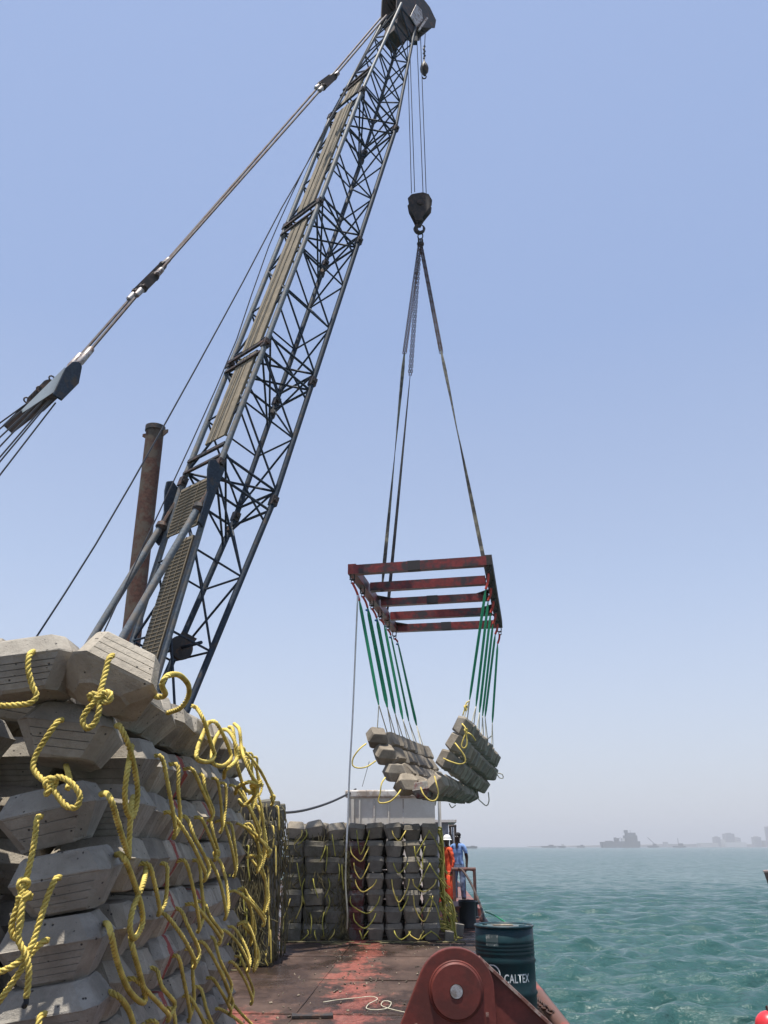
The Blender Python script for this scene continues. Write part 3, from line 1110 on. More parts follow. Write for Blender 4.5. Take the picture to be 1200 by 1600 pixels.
def back_stack(x0, cols, y0, rows, z0s, meshes, W, labels, group, hide=True, rnd=1, front_loops=True, off=0.0):
    r = random.Random(rnd)
    res = []
    n = len(z0s)
    for k, z in enumerate(z0s):
        t = thing('concrete_mattress', V((x0 + cols * W / 2, y0, z)), labels[k], 'concrete mattress', group)
        res.append(t)
        for c in range(cols):
            for i in range(rows):
                if 0 < i < rows - 1 and 0 < c < cols - 1 and k < n - 1:
                    continue
                x = x0 + W * (c + 0.5) + 0.05 * (i * 0.43) + r.uniform(-0.012, 0.012)
                y = y0 + 0.2 + 0.43 * i + r.uniform(-0.03, 0.03)
                zz = z + r.uniform(-0.008, 0.008)
                s = 1.0 if k < n - 1 else 3.2
                rot = (R(r.uniform(-3, 3) * s), R(r.uniform(-3, 3) * s), R(r.uniform(-4, 4) * (1 + s) / 2))
                if k == n - 1:
                    zz += r.uniform(-0.01, 0.03)
                mm = r.choice(meshes)
                if meshes is BACKB and c == 0 and i == 0 and k < 6:
                    mm = REDB
                if k == n - 1 and meshes is BACKM and n == 7:
                    rot = (R(r.uniform(-16, 4)), R(r.uniform(-12, 12)), R(r.uniform(-20, 20)))
                    mm = r.choice(HANGB)  # paler concrete puts the sunlight on the top layer into its colour
                put_block(t, mm, (x, y, zz), rot)
    return res


BW = 0.352
nb = 7
ords7 = ['lowest', 'second from the bottom', 'third from the bottom', 'middle', 'third from the top', 'second from the top', 'topmost']
bx = at(541, 1470, 17.2).x
zb = [0.145 + 0.288 * k for k in range(7)]
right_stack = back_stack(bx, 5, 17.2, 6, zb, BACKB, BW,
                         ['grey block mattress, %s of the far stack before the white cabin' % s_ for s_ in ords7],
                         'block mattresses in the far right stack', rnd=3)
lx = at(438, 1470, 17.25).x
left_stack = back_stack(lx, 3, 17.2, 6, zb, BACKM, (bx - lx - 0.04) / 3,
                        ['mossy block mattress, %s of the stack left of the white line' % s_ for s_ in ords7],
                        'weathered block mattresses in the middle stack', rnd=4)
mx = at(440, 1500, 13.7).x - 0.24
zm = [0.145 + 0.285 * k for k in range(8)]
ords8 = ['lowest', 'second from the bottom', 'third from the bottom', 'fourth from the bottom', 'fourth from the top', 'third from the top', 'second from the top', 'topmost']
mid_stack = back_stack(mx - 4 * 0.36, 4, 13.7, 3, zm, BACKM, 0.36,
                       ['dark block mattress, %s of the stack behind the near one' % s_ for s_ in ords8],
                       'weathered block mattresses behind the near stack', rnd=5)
# loops on the front of the far right stack
rb = random.Random(8)
yf = 17.2 - 0.02
for k in range(7):
    t = right_stack[k]
    for c, prob in ((0, 1.0), (2, 0.9), (3, 0.25)):
        if rb.random() > prob:
            continue
        xa = bx + BW * (c + 0.5) + rb.uniform(-0.12, 0.08)
        xb = bx + BW * (c + 1.5) + rb.uniform(-0.16, 0.10)
        z = zb[k] + 0.02
        dr = rb.uniform(0.14, 0.42)
        dr = min(dr, z - 0.03)
        yo = rb.uniform(0.05, 0.11)
        pts = [V((xa, yf + 0.04, z)), V((xa, yf - 0.03, z)), V((xa + 0.03, yf - yo, z - dr * 0.5)), V(((xa + xb) / 2 + rb.uniform(-0.05, 0.05), yf - yo, z - dr)),
               V((xb - 0.05, yf - yo, z - dr * 0.45)), V((xb, yf - 0.03, z)), V((xb, yf + 0.04, z))]
        plain_rope(t, pts, 0.0115, 'rope' if rb.random() < 0.45 else 'rope_green', step=0.04)
    if k in (6, 4, 2, 0):
        xa = bx + BW * 4.45
        z = zb[k] + 0.02
        for sgn in (-1, 1):
            dr = min(z - 0.03, rb.uniform(0.32, 0.45))
            pts = [V((xa, yf + 0.03, z)), V((xa, yf - 0.05, z)), V((xa + sgn * 0.1, yf - 0.08, z - dr * 0.4)), V((xa + sgn * rb.uniform(0.16, 0.3), yf - 0.07, z - dr))]
            plain_rope(t, pts, 0.0115, 'rope_green', step=0.04)
# hanging bundle on the right side of the far right stack
sxr = bx + BW * 5
for k in range(7):
    t = right_stack[k]
    for q in range(13):
        y = 17.25 + 2.5 * rb.random() ** 1.4
        xs = sxr + 0.05 * (y - 17.2) * 0.9
        z = zb[k] + rb.uniform(0.0, 0.08)
        dr = min(rb.uniform(0.35, 0.75), z - 0.02)
        ox = rb.uniform(0.03, 0.16 if k < 3 else 0.10) + (0.30 * rb.random() if k < 3 else 0)
        y2 = y + rb.uniform(-0.15, 0.15)
        pts = [V((xs - 0.05, y, z)), V((xs + 0.05, y, z + 0.01)), V((xs + ox * 0.8, y + 0.02, z - dr * 0.35)), V((xs + ox, (y + y2) / 2, z - dr)),
               V((xs + ox * 0.9, y2, z - dr * 0.5)), V((xs, y2, z - 0.02))]
        if rb.random() < 0.5:
            pts = pts[:4] + [V((xs + ox + rb.uniform(0.0, 0.14), y2, max(0.02, z - dr - 0.1)))]
        plain_rope(t, pts, 0.0115, rb.choice(['rope_green', 'rope']), n=4, step=0.07)
# strands and old ropes on the weathered stacks
rs = random.Random(12)
for k in range(7):
    b = MB()
    t = left_stack[k]
    for q in range(46):
        x = lx + rs.uniform(0, bx - lx)
        if rs.random() < 0.3:
            x = bx - abs(rs.gauss(0, 0.05))
        z = zb[k] + rs.uniform(-0.1, 0.14)
        dr = min(rs.uniform(0.2, 0.7), z - 0.02)
        pts = [V((x, 17.27, z)), V((x + rs.uniform(-0.04, 0.04), 17.24, z - dr * 0.3)), V((x + rs.uniform(-0.08, 0.08), 17.22 - rs.random() * 0.04, z - dr * 0.7)),
               V((x + rs.uniform(-0.14, 0.14), 17.22, z - dr))]
        b.sweep(crom(pts, 0.12), rs.choice([0.004, 0.006, 0.009]), 4)
    tag(b.obj('frayed_strands', 'rope_old', t, smooth='all'), None, kind='stuff')
    for q in range(3):
        x = lx + rs.uniform(0.05, bx - lx - 0.05)
        z = zb[k] + 0.05
        dr = min(rs.uniform(0.25, 0.5), z - 0.02)
        pts = [V((x, 17.22, z)), V((x + rs.uniform(-0.05, 0.05), 17.12, z - dr * 0.4)), V((x + rs.uniform(-0.14, 0.14), 17.11, z - dr))]
        plain_rope(t, pts, 0.010, rs.choice(['rope', 'rope_green', 'rope_green']), n=5)
for k in range(8):
    b = MB()
    t = mid_stack[k]
    for q in range(30):
        x = mx + 0.02 - abs(rs.gauss(0, 0.25)) if rs.random() < 0.6 else mx - rs.random() * 1.2
        z = zm[k] + rs.uniform(-0.1, 0.14)
        dr = min(rs.uniform(0.25, 0.9), z - 0.02)
        pts = [V((x, 13.67, z)), V((x + rs.uniform(-0.04, 0.04), 13.63, z - dr * 0.3)), V((x + rs.uniform(-0.08, 0.1), 13.62 - rs.random() * 0.04, z - dr * 0.7)),
               V((x + rs.uniform(-0.12, 0.16), 13.62, z - dr))]
        b.sweep(crom(pts, 0.12), rs.choice([0.004, 0.006, 0.008]), 4)
    for q in range(10):
        y = 13.7 + rs.random() * 1.5
        x = mx + 0.05 * (y - 13.7)
        z = zm[k] + rs.uniform(-0.1, 0.14)
        dr = min(rs.uniform(0.25, 0.9), z - 0.02)
        ox = rs.uniform(0.02, 0.1)
        pts = [V((x, y, z)), V((x + ox, y, z - dr * 0.3)), V((x + ox, y, z - dr))]
        b.sweep(crom(pts, 0.12), 0.007, 4)
    tag(b.obj('frayed_strands', 'rope_old', t, smooth='all'), None, kind='stuff')
# brighter ropes down the corner of the stack behind the near one
for k in range(8):
    t = mid_stack[k]
    for q in range(2):
        x = mx + rs.uniform(-0.06, 0.10) if q == 0 else mx - rs.uniform(0.1, 0.6)
        z = zm[k] + 0.05
        dr = min(rs.uniform(0.3, 0.5), z - 0.02)
        pts = [V((x - 0.05, 13.7, z)), V((x, 13.62, z)), V((x + rs.uniform(-0.02, 0.06), 13.6, z - dr * 0.5)), V((x + rs.uniform(-0.03, 0.07), 13.6, z - dr))]
        plain_rope(t, pts, 0.012, 'rope' if q == 0 or k > 5 else 'rope_green', n=5)
# loose rope ends on the deck in front of the stacks
b = MB()
for q in range(34):
    x = rs.uniform(lx - 0.5, bx + 1.9)
    y = (17.05 if x > lx else 13.5) - abs(rs.gauss(0, 0.22))
    a = rs.gauss(0, 0.5)
    L = rs.uniform(0.15, 0.5)
    pts = [V((x, y, 0.015)), V((x + L * 0.5 * math.cos(a), y + 0.1 * math.sin(a) - 0.05, 0.02)), V((x + L * math.cos(a), y + 0.3 * L * math.sin(a), 0.012))]
    b.sweep(crom(pts, 0.08), rs.choice([0.006, 0.01]), 4)
o = b.obj('rope_scraps', 'rope_old')
tag(o, 'scraps of old rope lying on the deck before the stacks', kind='stuff')

# ------------------------------------------------------------------ hanging load
K = 1.25


def crane_thing(name, p, label, cat, group=None):
    return thing(name, p, label, cat, group)


YN, YF = 16.25, 21.45
nearpx = [(589, 1154), (600, 1180), (615, 1207), (634, 1226), (660, 1234), (685, 1224), (699, 1188), (715, 1162), (724, 1135)]
farpx = [(664, 1180), (672, 1200), (686, 1220), (700, 1234), (718, 1245), (737, 1242), (752, 1227), (765, 1208), (771, 1187)]
load = thing('hanging_concrete_mattress', V((0.8, 18.8, 2.7)),
             'grey concrete block mattress sagging in a U shape under the red frame on green slings', 'concrete mattress')
NR = 12
nearP = [at(px, py, YN + 0.2 - 0.06 * i) for i, (px, py) in enumerate(nearpx)]
farP = [at(px, py, YF + 0.1 - 0.06 * i) for i, (px, py) in enumerate(farpx)]
grid = []
rh = random.Random(21)
for j in range(NR):
    t = j / (NR - 1)
    row = []
    for i in range(9):
        tt = t
        if i <= 3 and j > 0:
            tt = 0.20 + 0.80 * (j - 1) / (NR - 2)
        row.append(nearP[i].lerp(farP[i], tt))
    grid.append(row)
dirY = (sum((farP[i] - nearP[i] for i in range(9)), V())).normalized()
for j in range(NR):
    for i in range(9):
        p = grid[j][i]
        a = grid[j][max(i - 1, 0)]
        b_ = grid[j][min(i + 1, 8)]
        tx = (b_ - a).normalized()
        ty = (dirY - tx * dirY.dot(tx)).normalized()
        tz = tx.cross(ty)            # inner, upward normal
        # left-hand wall twists open towards the camera at its near end
        tw = 0
        if i <= 3:
            tw = -R(60) if j == 0 else -R(rh.choice((2, 22, 34)))
        elif i == 4:
            tw = -R(10) * math.exp(-j)
        rot = Matrix((tx, ty, tz)).transposed()
        if i <= 3 and j == 0:
            rot = Matrix.Rotation(-R((34, 34, 38, 58)[i]), 3, ty) @ rot
        if i > 4:
            tw = -R(rh.uniform(-7, 7))
        rot = Matrix.Rotation(tw + R(rh.uniform(-5, 5)), 3, 'Z') @ Matrix.Rotation(R(rh.uniform(-8, 8)), 3, dirY) @ rot
        q = put_block(load, HANGR if (i, j) == (4, 0) else rh.choice(HANGB), p + V((rh.uniform(-.015, .015), rh.uniform(-.02, .02), rh.uniform(-.012, .012))), rot)
        q.rotation_euler = rot.to_euler()
# loops on the near edge of the hanging mattress


def hloop(pp, mat='rope', rad=0.014, knots=(), Y=15.95):
    pts = [at(p[0], p[1], p[2] if len(p) > 2 else Y) for p in pp]
    b = MB()
    b.sweep(crom(pts, 0.04), rad, 6)
    for c, s_ in knots:
        b.sweep(crom(knot_pts(at(c[0], c[1], Y), V((0, 0, 1)), s_), 0.03), rad, 5)
    return b.obj('rope_loop', mat, load, smooth='all')


hloop([(572, 1162, 16.2), (562, 1170), (552, 1184), (551, 1196), (560, 1200), (573, 1198), (587, 1189, 16.1)])
hloop([(602, 1215, 16.1), (596, 1225), (594, 1240), (591, 1252), (597, 1255), (610, 1252), (620, 1243), (627, 1233, 16.1)])
hloop([(657, 1230, 15.7), (662, 1242), (672, 1251), (681, 1250), (685, 1240), (682, 1225), (679, 1213, 15.8)], Y=15.65)
hloop([(711, 1161, 15.7), (718, 1170), (726, 1182), (727, 1191), (718, 1194), (704, 1190), (693, 1185, 15.8)], Y=15.6)
hloop([(722, 1131, 15.7), (727, 1137), (728, 1144), (724, 1155), (721, 1166), (726, 1169), (730, 1162), (729, 1146), (736, 1148), (743, 1157, 15.8)], Y=15.6, knots=[((728, 1142), 0.05)])
hloop([(771, 1199, 20.6), (776, 1208), (780, 1215), (786, 1216), (785, 1210), (778, 1208)], 'rope_pale', 0.013, Y=20.8)
hloop([(746, 1247, 20.6), (752, 1253), (760, 1259), (764, 1252), (763, 1238, 20.6)], 'rope_pale', 0.013, Y=20.7)
hloop([(702, 1256, 18.5), (706, 1262), (712, 1258, 18.5)], 'rope_pale', 0.012, Y=18.4)

# spreader frame
fr_lab = 'rusty red rectangular steel spreader frame with cross beams hanging under the crane hook'
NL, NRt = at(553, 891, YN + 0.14), at(760, 877, YN - 0.28)
FL, FR = at(618, 982, YF + 0.1), at(778, 975, YF - 0.28)
frame = thing('spreader_frame', (NL + NRt + FL + FR) / 4, fr_lab, 'spreader frame')


def fr_pt(u, v):
    return NL.lerp(NRt, u).lerp(FL.lerp(FR, u), v)


H_ = 0.19
for v in (0.0, 0.25, 0.5, 0.75, 1.0):
    a, b_ = fr_pt(0.0 if v in (0, 1.0) else 0.035, v), fr_pt(1.0 if v in (0, 1.0) else 0.965, v)
    d = (b_ - a).normalized()
    bm = MB()
    hh = H_ if v not in (0.5,) else 0.17
    bm.beam(a - V((0, 0, 0.004)), b_ - V((0, 0, 0.004)), 0.15, hh)
    cb = bm.obj('cross_beam', 'frame_red', frame)
    # dark repair sleeve in mid beam
    if v in (0, 0.5, 1.0):
        cpt = a.lerp(b_, 0.46 + 0.04 * v)
        MB().beam(cpt - d * 0.13, cpt + d * 0.13, 0.158, hh + 0.008).obj('beam_sleeve', 'frame_dark', cb)
for u in (0.0, 1.0):
    s = -1 if u == 0 else 1
    sx_ = V((0.03 * s, 0, 0.012))
    MB().beam(fr_pt(u, -0.012) + sx_, fr_pt(u, 1.012) + sx_, 0.17, H_ + 0.02).obj('side_beam', 'rust_brown' if u else 'frame_red', frame)
for u, v, s in ((0.0, 0.5, 1), (1.0, 0.5, -1), (1.0, 0.75, -1), (0.0, 1.0, 1)):
    p = fr_pt(u, v)
    ex = (fr_pt(1, v) - fr_pt(0, v)).normalized() * s
    ey = (fr_pt(u, 1) - fr_pt(u, 0)).normalized() * (-1)
    MB().prism([(0.05, 0.0), (0.42, 0.0), (0.05, 0.36)], p + V((0, 0, H_ / 2 - 0.02)), ex, ey, V((0, 0, 0.016))).obj('gusset_plate', 'frame_dark', frame)


def link_chain(mb, a, b, link=0.11, r=0.011):
    a, b = V(a), V(b)
    L = (b - a).length
    n = max(1, int(L / (link * 0.72)))
    d = (b - a).normalized()
    s, u = frame_of(d)
    for i in range(n):
        c = a.lerp(b, (i + 0.5) / n)
        ax = s if i % 2 else u
        mb_c = MB()
        side = d.cross(ax).normalized()
        vs, fs = [], []
        nn, m = 8, 4
        for k in range(nn):
            t = 2 * math.pi * k / nn
            cc = c + d * (math.cos(t) * link * 0.5) + side * (math.sin(t) * link * 0.26)
            dd = (d * math.cos(t) + side * math.sin(t)).normalized()
            for q_ in range(m):
                be = 2 * math.pi * q_ / m
                vs.append(cc + dd * (math.cos(be) * r) + ax * (math.sin(be) * r))
        for k in range(nn):
            for q_ in range(m):
                k2, q2 = (k + 1) % nn, (q_ + 1) % m
                fs.append((k * m + q_, k2 * m + q_, k2 * m + q2, k * m + q2))
        mb.add(vs, fs)


def strap(mb, a, b, w0, w1, turns, th=0.008, n=26, sag=0.0):
    """flat webbing from a to b turning about its own length"""
    a, b = V(a), V(b)
    d = (b - a).normalized()
    s, u = frame_of(d)
    vs, fs = [], []
    for i in range(n + 1):
        t = i / n
        p = a.lerp(b, t) + V((0, 0, -sag * 4 * t * (1 - t)))
        an = turns[0] + (turns[1] - turns[0]) * t
        w = w0 + (w1 - w0) * t
        w *= min(1.0, 0.35 + 8 * min(t, 1 - t))
        e = s * math.cos(an) + u * math.sin(an)
        f = d.cross(e)
        for x, y in ((-1, -1), (1, -1), (1, 1), (-1, 1)):
            vs.append(p + e * (w / 2 * x) + f * (th / 2 * y))
    for i in range(n):
        for k in range(4):
            k2 = (k + 1) % 4
            fs.append((i * 4 + k, i * 4 + k2, i * 4 + 4 + k2, i * 4 + 4 + k))
    fs += [(3, 2, 1, 0), tuple(n * 4 + k for k in range(4))]
    mb.add(vs, fs)


def shackle(mb, p, s=0.07):
    mb.torus(p, V((0.3, 1, 0)), s * 0.5, s * 0.14, 10, 5, stretch=1.5)
    mb.tube(p + V((-s * 0.6, 0, -s * 0.55)), p + V((s * 0.6, 0, -s * 0.55)), s * 0.12, 6)


# green webbing slings
lt = [(118, 330), (165, 370), (218, 430), (262, 470), (300, 530), (340, 570)]
lb = [(230, 935), (280, 950), (325, 985), (370, 1020), (405, 1030), (450, 1055)]
rt = [(852, 262), (866, 330), (880, 400), (893, 450), (906, 505), (920, 560)]
rbm = [(758, 905), (795, 945), (815, 980), (833, 1000), (848, 1005), (890, 1040)]
ordn = ['nearest', 'second nearest', 'third nearest', 'third farthest', 'second farthest', 'farthest']
for side, tops, bots in (('left', lt, lb), ('right', rt, rbm)):
    for i in range(6):
        v = i / 5
        Y = (YN + 0.14 if side == 'left' else YN - 0.28) * (1 - v) + (YF + 0.1 if side == 'left' else YF - 0.28) * v
        tx_, ty_ = 530 + tops[i][0] / 3.72, 850 + tops[i][1] / 3.72
        bx_, by_ = 530 + bots[i][0] / 3.72, 850 + bots[i][1] / 3.72
        top = at(tx_, ty_, Y)
        hook = fr_pt(0 if side == 'left' else 1, v) + V((-0.03 if side == 'left' else 0.03, 0, -H_ / 2))
        if side == 'right':
            top.z = min(top.z, hook.z - 0.42)
        Yb = Y + 0.03
        bot = at(bx_, by_, Yb)
        t = thing('green_sling', hook, 'green sling, %s of the six on the frame\'s %s side' % (ordn[i], side), 'lifting sling', 'green slings under the red frame')
        b = MB()
        w = (0.085 if i % 3 else 0.07) if side == 'left' else 0.058
        strap(b, top, bot, w * 0.9, w, (rh.uniform(-0.3, 0.3), rh.uniform(0.3, 1.0)), th=0.014)
        b.obj('webbing', 'sling', t)
        b = MB()
        shackle(b, hook + V((0, 0, -0.05)), 0.10)
        shackle(b, hook + V((0.01, 0, -0.15)), 0.07)
        b.obj('shackle', 'dark_steel', t, smooth=True)
        b = MB()
        b.sweep(crom([hook + V((0, 0, -0.17)), (hook + V((0, 0, -0.17))).lerp(top, 0.5) + V((0.015, 0, 0)), top], 0.04), 0.026, 6)
        b.obj('red_binding', 'red_tie', t, smooth=True)
        if (side == 'left' and i in (1, 2, 4, 5)):
            p = top.lerp(bot, 0.03)
            MB().box(p + V((-0.03, -0.02, 0)), (0.06, 0.01, 0.04), Euler((0.3, 0.4, 0.2)).to_matrix()).obj('label_tag', 'blue_tag', t)
        # cords of the mattress reaching up to the sling
        ci = 0 if side == 'left' else 8
        for s_, dj in ((-1, 0), (1, 1)):
            jj = min(NR - 1, max(0, int(round(i * 2 + (0 if s_ < 0 else 1)))))
            tgt = grid[min(jj, NR - 1)][ci] + V((0, 0, 0.10))
            plain_rope(load, [bot, tgt], 0.011, 'rope_pale', 'lifting_cord', n=5)
hloop([(723, 1118), (726, 1108), (729, 1098), (733, 1096)], Y=16.0, knots=[((728, 1106), 0.06)])
hloop([(757, 1160, 19.6), (764, 1153), (768, 1150)], 'rope_pale', 0.013, Y=20.4)

# ------------------------------------------------------------------ hook block, hoist ropes, chains
APX = at(657, 378, 18.75)
legs = [('left near', at(632, 552, 17.9), fr_pt(0.13, 0.25), 'strap', (0.4, 3.0)),
        ('left far', at(641, 586, 18.9), fr_pt(0.0, 0.75), 'strap_dark', (1.2, 2.4)),
        ('right near', at(689, 548, 17.9), fr_pt(0.985, 0.25), 'strap', (0.2, 3.4)),
        ('right far', at(689.5, 552, 19.2), fr_pt(0.985, 0.75), 'strap', (0.9, 2.0))]
for nm_, midp, endp, mt, tw in legs:
    t = thing('lifting_leg', APX, 'chain and webbing leg from the hook to the %s of the red frame' % nm_, 'lifting chain', 'lifting legs between hook and frame')
    off = V((rh.uniform(-0.05, 0.05), rh.uniform(-0.05, 0.05), 0))
    for s_ in (-1, 1):
        b = MB()
        link_chain(b, APX + off + V((0.03 * s_, 0.02 * s_, -0.12)), midp + V((0.030 * s_, 0.0, 0)), 0.105, 0.011)
        b.obj('chain', 'chain', t, smooth=True)
    b = MB()
    strap(b, midp + V((0, 0, 0.02)), endp, 0.095, 0.085, tw, th=0.016, n=30)
    b.obj('webbing', mt, t)
    b = MB()
    shackle(b, endp + V((0, 0, -0.02)), 0.12)
    b.obj('shackle', 'dark_steel', t, smooth=True)

HB = at(655, 325, 18.55)          # hook block
hb = thing('hook_block', HB, 'dark rusty sheave block with hook carrying the chains below the boom tip', 'hook block')
sc = (HB - V((0, 0, CAMH))).dot(V((0, cP, sP))) / FPX     # metres per pixel at that distance
ex, ez = V((1, 0, 0)), V((0, -sP, cP)).normalized()
ez = V((0, 0, 1))
poly = [(-16, -3), (-18, 12), (-12, 20), (-4, 22), (6, 24), (15, 20), (20, 8), (19, -2), (6, -22), (2, -32), (-6, -32), (-8, -24)]
poly = [(x * sc, y * sc * 0.98) for x, y in poly]
for yo, nm_ in ((-0.16, 'cheek_plate'), (0.13, 'cheek_plate')):
    MB().prism(poly, HB + V((0, yo, 0)), ex, ez, V((0, 0.03, 0))).obj(nm_, 'rust_brown', hb, bevel=0.006)
for yo in (-0.08, 0.0, 0.08):
    MB().lathe([(0.02, -0.028), (0.27, -0.028), (0.24, 0), (0.27, 0.028), (0.02, 0.028)], HB + V((0.0, yo, 0.03)), V((0, 1, 0)), 24).obj('sheave', 'dark_steel', hb, smooth=True)
MB().lathe([(0.05, -0.18), (0.09, -0.17), (0.09, -0.2), (0.05, -0.21)], HB + V((0.02, 0, 0.05)), V((0, 1, 0)), 12).obj('pin', 'rust_brown', hb)
b = MB()
hc = HB + V((0.0, 0, -36 * sc * 0.98))
hp = [hc + V((0.03, 0, 0.16)), hc + V((0.02, 0, 0.08)), hc + V((-0.05, 0, 0.01)), hc + V((-0.11, 0, -0.09)), hc + V((-0.08, 0, -0.19)), hc + V((0.0, 0, -0.235)), hc + V((0.09, 0, -0.19)),
      hc + V((0.125, 0, -0.10)), hc + V((0.11, 0, -0.02)), hc + V((0.07, 0, 0.03))]
path = crom(hp, 0.03)
Lp = len(path)
b.sweep(path, lambda t: 0.032 + 0.035 * math.sin(math.pi * min(1, t * 1.25)) if t < 0.8 else 0.042 * (1.05 - t) / 0.25 + 0.004, 8)
b.obj('hook', 'dark_steel', hb, smooth='all')
MB().lathe([(0.07, -0.06), (0.095, -0.02), (0.07, 0.05)], hc + V((0.03, 0, 0.18)), V((0, 0, 1)), 14).obj('swivel', 'dark_steel', hb, smooth=True)
b = MB()
b.torus(APX + V((0, 0, 0.20)), V((0.2, 1, 0)), 0.07, 0.018, 14, 6, stretch=1.5)
for s_ in (-1, 0, 1):
    b.torus(APX + V((0.05 * s_, 0.02 * s_, 0.03)), V((0.9, 0.3 * s_, 0)), 0.04, 0.016, 10, 5, stretch=2.2)
    b.ball(APX + V((0.055 * s_, 0.0, -0.07)), 0.05, 8, (1, 1, 1.5))
b.obj('master_ring', 'dark_steel', hb, smooth='all')

# ------------------------------------------------------------------ crane
Pj = V((-2.938, 14.401, 7.818))
AX = V((0.19680556, 0.18687171, 0.96246898))
WW = V((0.71408649, -0.6999845, -0.01010826))
NN = V((0.67182442, 0.68927546, -0.27120341))
cr = thing('lattice_boom_crane', V((-4.2, 13.2, 0.0)), 'dark blue lattice boom crane leaning to the right high over the barge', 'crane')
BWd, BD = 1.192, 1.298
CORN = {'A': (-1, -1), 'B': (1, -1), 'C': (-1, 1), 'D': (1, 1)}
Send = [0.0, 3.023, 7.515, 12.093, 17.55]


def half(s_):
    """half width, half depth at distance s along the boom axis"""
    if s_ < 0:
        t = min(1, -s_ / 6.4)
        return BWd / 2 * (1 - 0.02 * t), BD / 2 * (1 - 0.72 * t)
    if s_ > 12.093:
        t = min(1, (s_ - 12.093) / 5.6)
        return BWd / 2 * (1 - 0.46 * t), BD / 2 * (1 - 0.50 * t)
    return BWd / 2, BD / 2


def node(c, s_):
    hw, hd = half(s_)
    a, b_ = CORN[c]
    return Pj + AX * s_ + WW * (hw * a) + NN * (hd * b_)


def bar(a, b_, r, name='lacing_bar', mat='boom', n=7, parent=None):
    return MB().tube(a, b_, r, n).obj(name, mat, parent or cr, smooth=True)


sections = [(-6.4, 0.0, 4), (0.0, 3.023, 2), (3.023, 7.515, 3), (7.515, 12.093, 3), (12.093, 17.5, 5)]
for si, (s0, s1, npan) in enumerate(sections):
    for c in 'ABCD':
        r_ = 0.056 if si < 4 else 0.044
        bar(node(c, s0 + 0.03), node(c, s1 - 0.03), r_, 'chord', 'boom_worn_lit' if c in 'AB' else 'boom', 10)
        # pin joint
        if si > 0:
            p = node(c, s0)
            b = MB()
            b.box(p, (0.13, 0.13, 0.20), Matrix((WW, NN, AX)).transposed())
            b.tube(p - WW * 0.11, p + WW * 0.11, 0.045, 8)
            b.obj('pin_joint', 'dark_steel', cr)
    g = 0.22
    ss = [s0 + g + (s1 - s0 - 2 * g) * k / npan for k in range(npan + 1)]
    for k, s_ in enumerate(ss):
        for f in ('AB', 'BD', 'DC', 'CA'):
            if f in ('AB', 'DC') and 0 < k < npan and si not in (2, 3, 4) and k % 2:
                pass
            bar(node(f[0], s_), node(f[1], s_), 0.027 if k in (0, npan) else 0.020, 'lacing_bar')
        if k in (0, npan) and si > 0:
            bar(node('A', s_), node('D', s_), 0.024)
    for k in range(npan):
        a0, a1 = ss[k], ss[k + 1]
        for fi, f in enumerate(('AB', 'BD', 'DC', 'CA')):
            if f in ('BD', 'CA'):
                p, q_ = (f[0], f[1]) if (k % 2 == 0) == (f == 'CA') else (f[1], f[0])
                # diagonals run from high inner chord to low outer chord
                if f == 'BD':
                    bar(node('B', a1), node('D', a0), 0.022)
                else:
                    bar(node('A', a1), node('C', a0), 0.022)
            elif f == 'DC':
                if k % 2:
                    bar(node('C', a1), node('D', a0), 0.022)
                else:
                    bar(node('D', a1), node('C', a0), 0.022)
            else:
                if k % 2:
                    bar(node('A', a1), node('B', a0), 0.024)
                else:
                    bar(node('B', a1), node('A', a0), 0.024)
# fan braces round the section joints
for s_ in Send[0:4]:
    d = 0.62
    bar(node('B', s_ + 0.3), node('D', s_ - 0.5), 0.022)
    bar(node('B', s_ - 0.25), node('C', s_ - 0.7), 0.022)
    bar(node('A', s_ + 0.25), node('C', s_ - 0.6), 0.022)
    bar(node('B', s_ + 0.35), node('C', s_ - 0.55), 0.022)
    bar(node('D', s_ + 0.3), node('C', s_ - 0.4), 0.022)
    p = node('C', s_ - 0.35)
    MB().ball(p, 0.085, 8, (1, 1, 1.6)).obj('gusset', 'dark_steel', cr)
# walkway along the upper face


def walkway(s0, s1, wfrac0, wfrac1, off, parent):
    """strip of grating on the A-B face between two fractions across it"""
    def P(s_, f, o_):
        return node('A', s_).lerp(node('B', s_), f) + NN * o_
    base = MB()
    vs = [P(s0, wfrac0, off), P(s0, wfrac1, off), P(s1, wfrac1, off), P(s1, wfrac0, off)]
    vs2 = [v - NN * 0.03 for v in vs]
    base.add(vs + vs2, [(0, 1, 2, 3), (7, 6, 5, 4), (0, 4, 5, 1), (1, 5, 6, 2), (2, 6, 7, 3), (3, 7, 4, 0)])
    wk = base.obj('walkway_plate', 'grating', parent)
    ribs = MB()
    n = int((s1 - s0) / 0.07)
    for i in range(1, n):
        s_ = s0 + (s1 - s0) * i / n
        for o_ in (off - 0.036,):
            ribs.beam(P(s_, wfrac0 + 0.02, o_), P(s_, wfrac1 - 0.02, o_), 0.020, 0.016, AX)
    for f in (0.34, 0.66):
        ff = wfrac0 + (wfrac1 - wfrac0) * f
        ribs.beam(P(s0, ff, off - 0.036), P(s1, ff, off - 0.036), 0.020, 0.016, NN)
    if s0 > 0:
        ribs = MB()
        for f in (0.34, 0.66):
            ff = wfrac0 + (wfrac1 - wfrac0) * f
            ribs.beam(P(s0, ff, off - 0.036), P(s1, ff, off - 0.036), 0.014, 0.012, NN)
    tag(ribs.obj('grating_ribs', 'grating_dark', wk), None, kind='stuff')
    for f in (wfrac0, wfrac1):
        MB().beam(P(s0, f, off), P(s1, f, off), 0.014, 0.05, NN).obj('walkway_edge', 'grating_dark', wk)


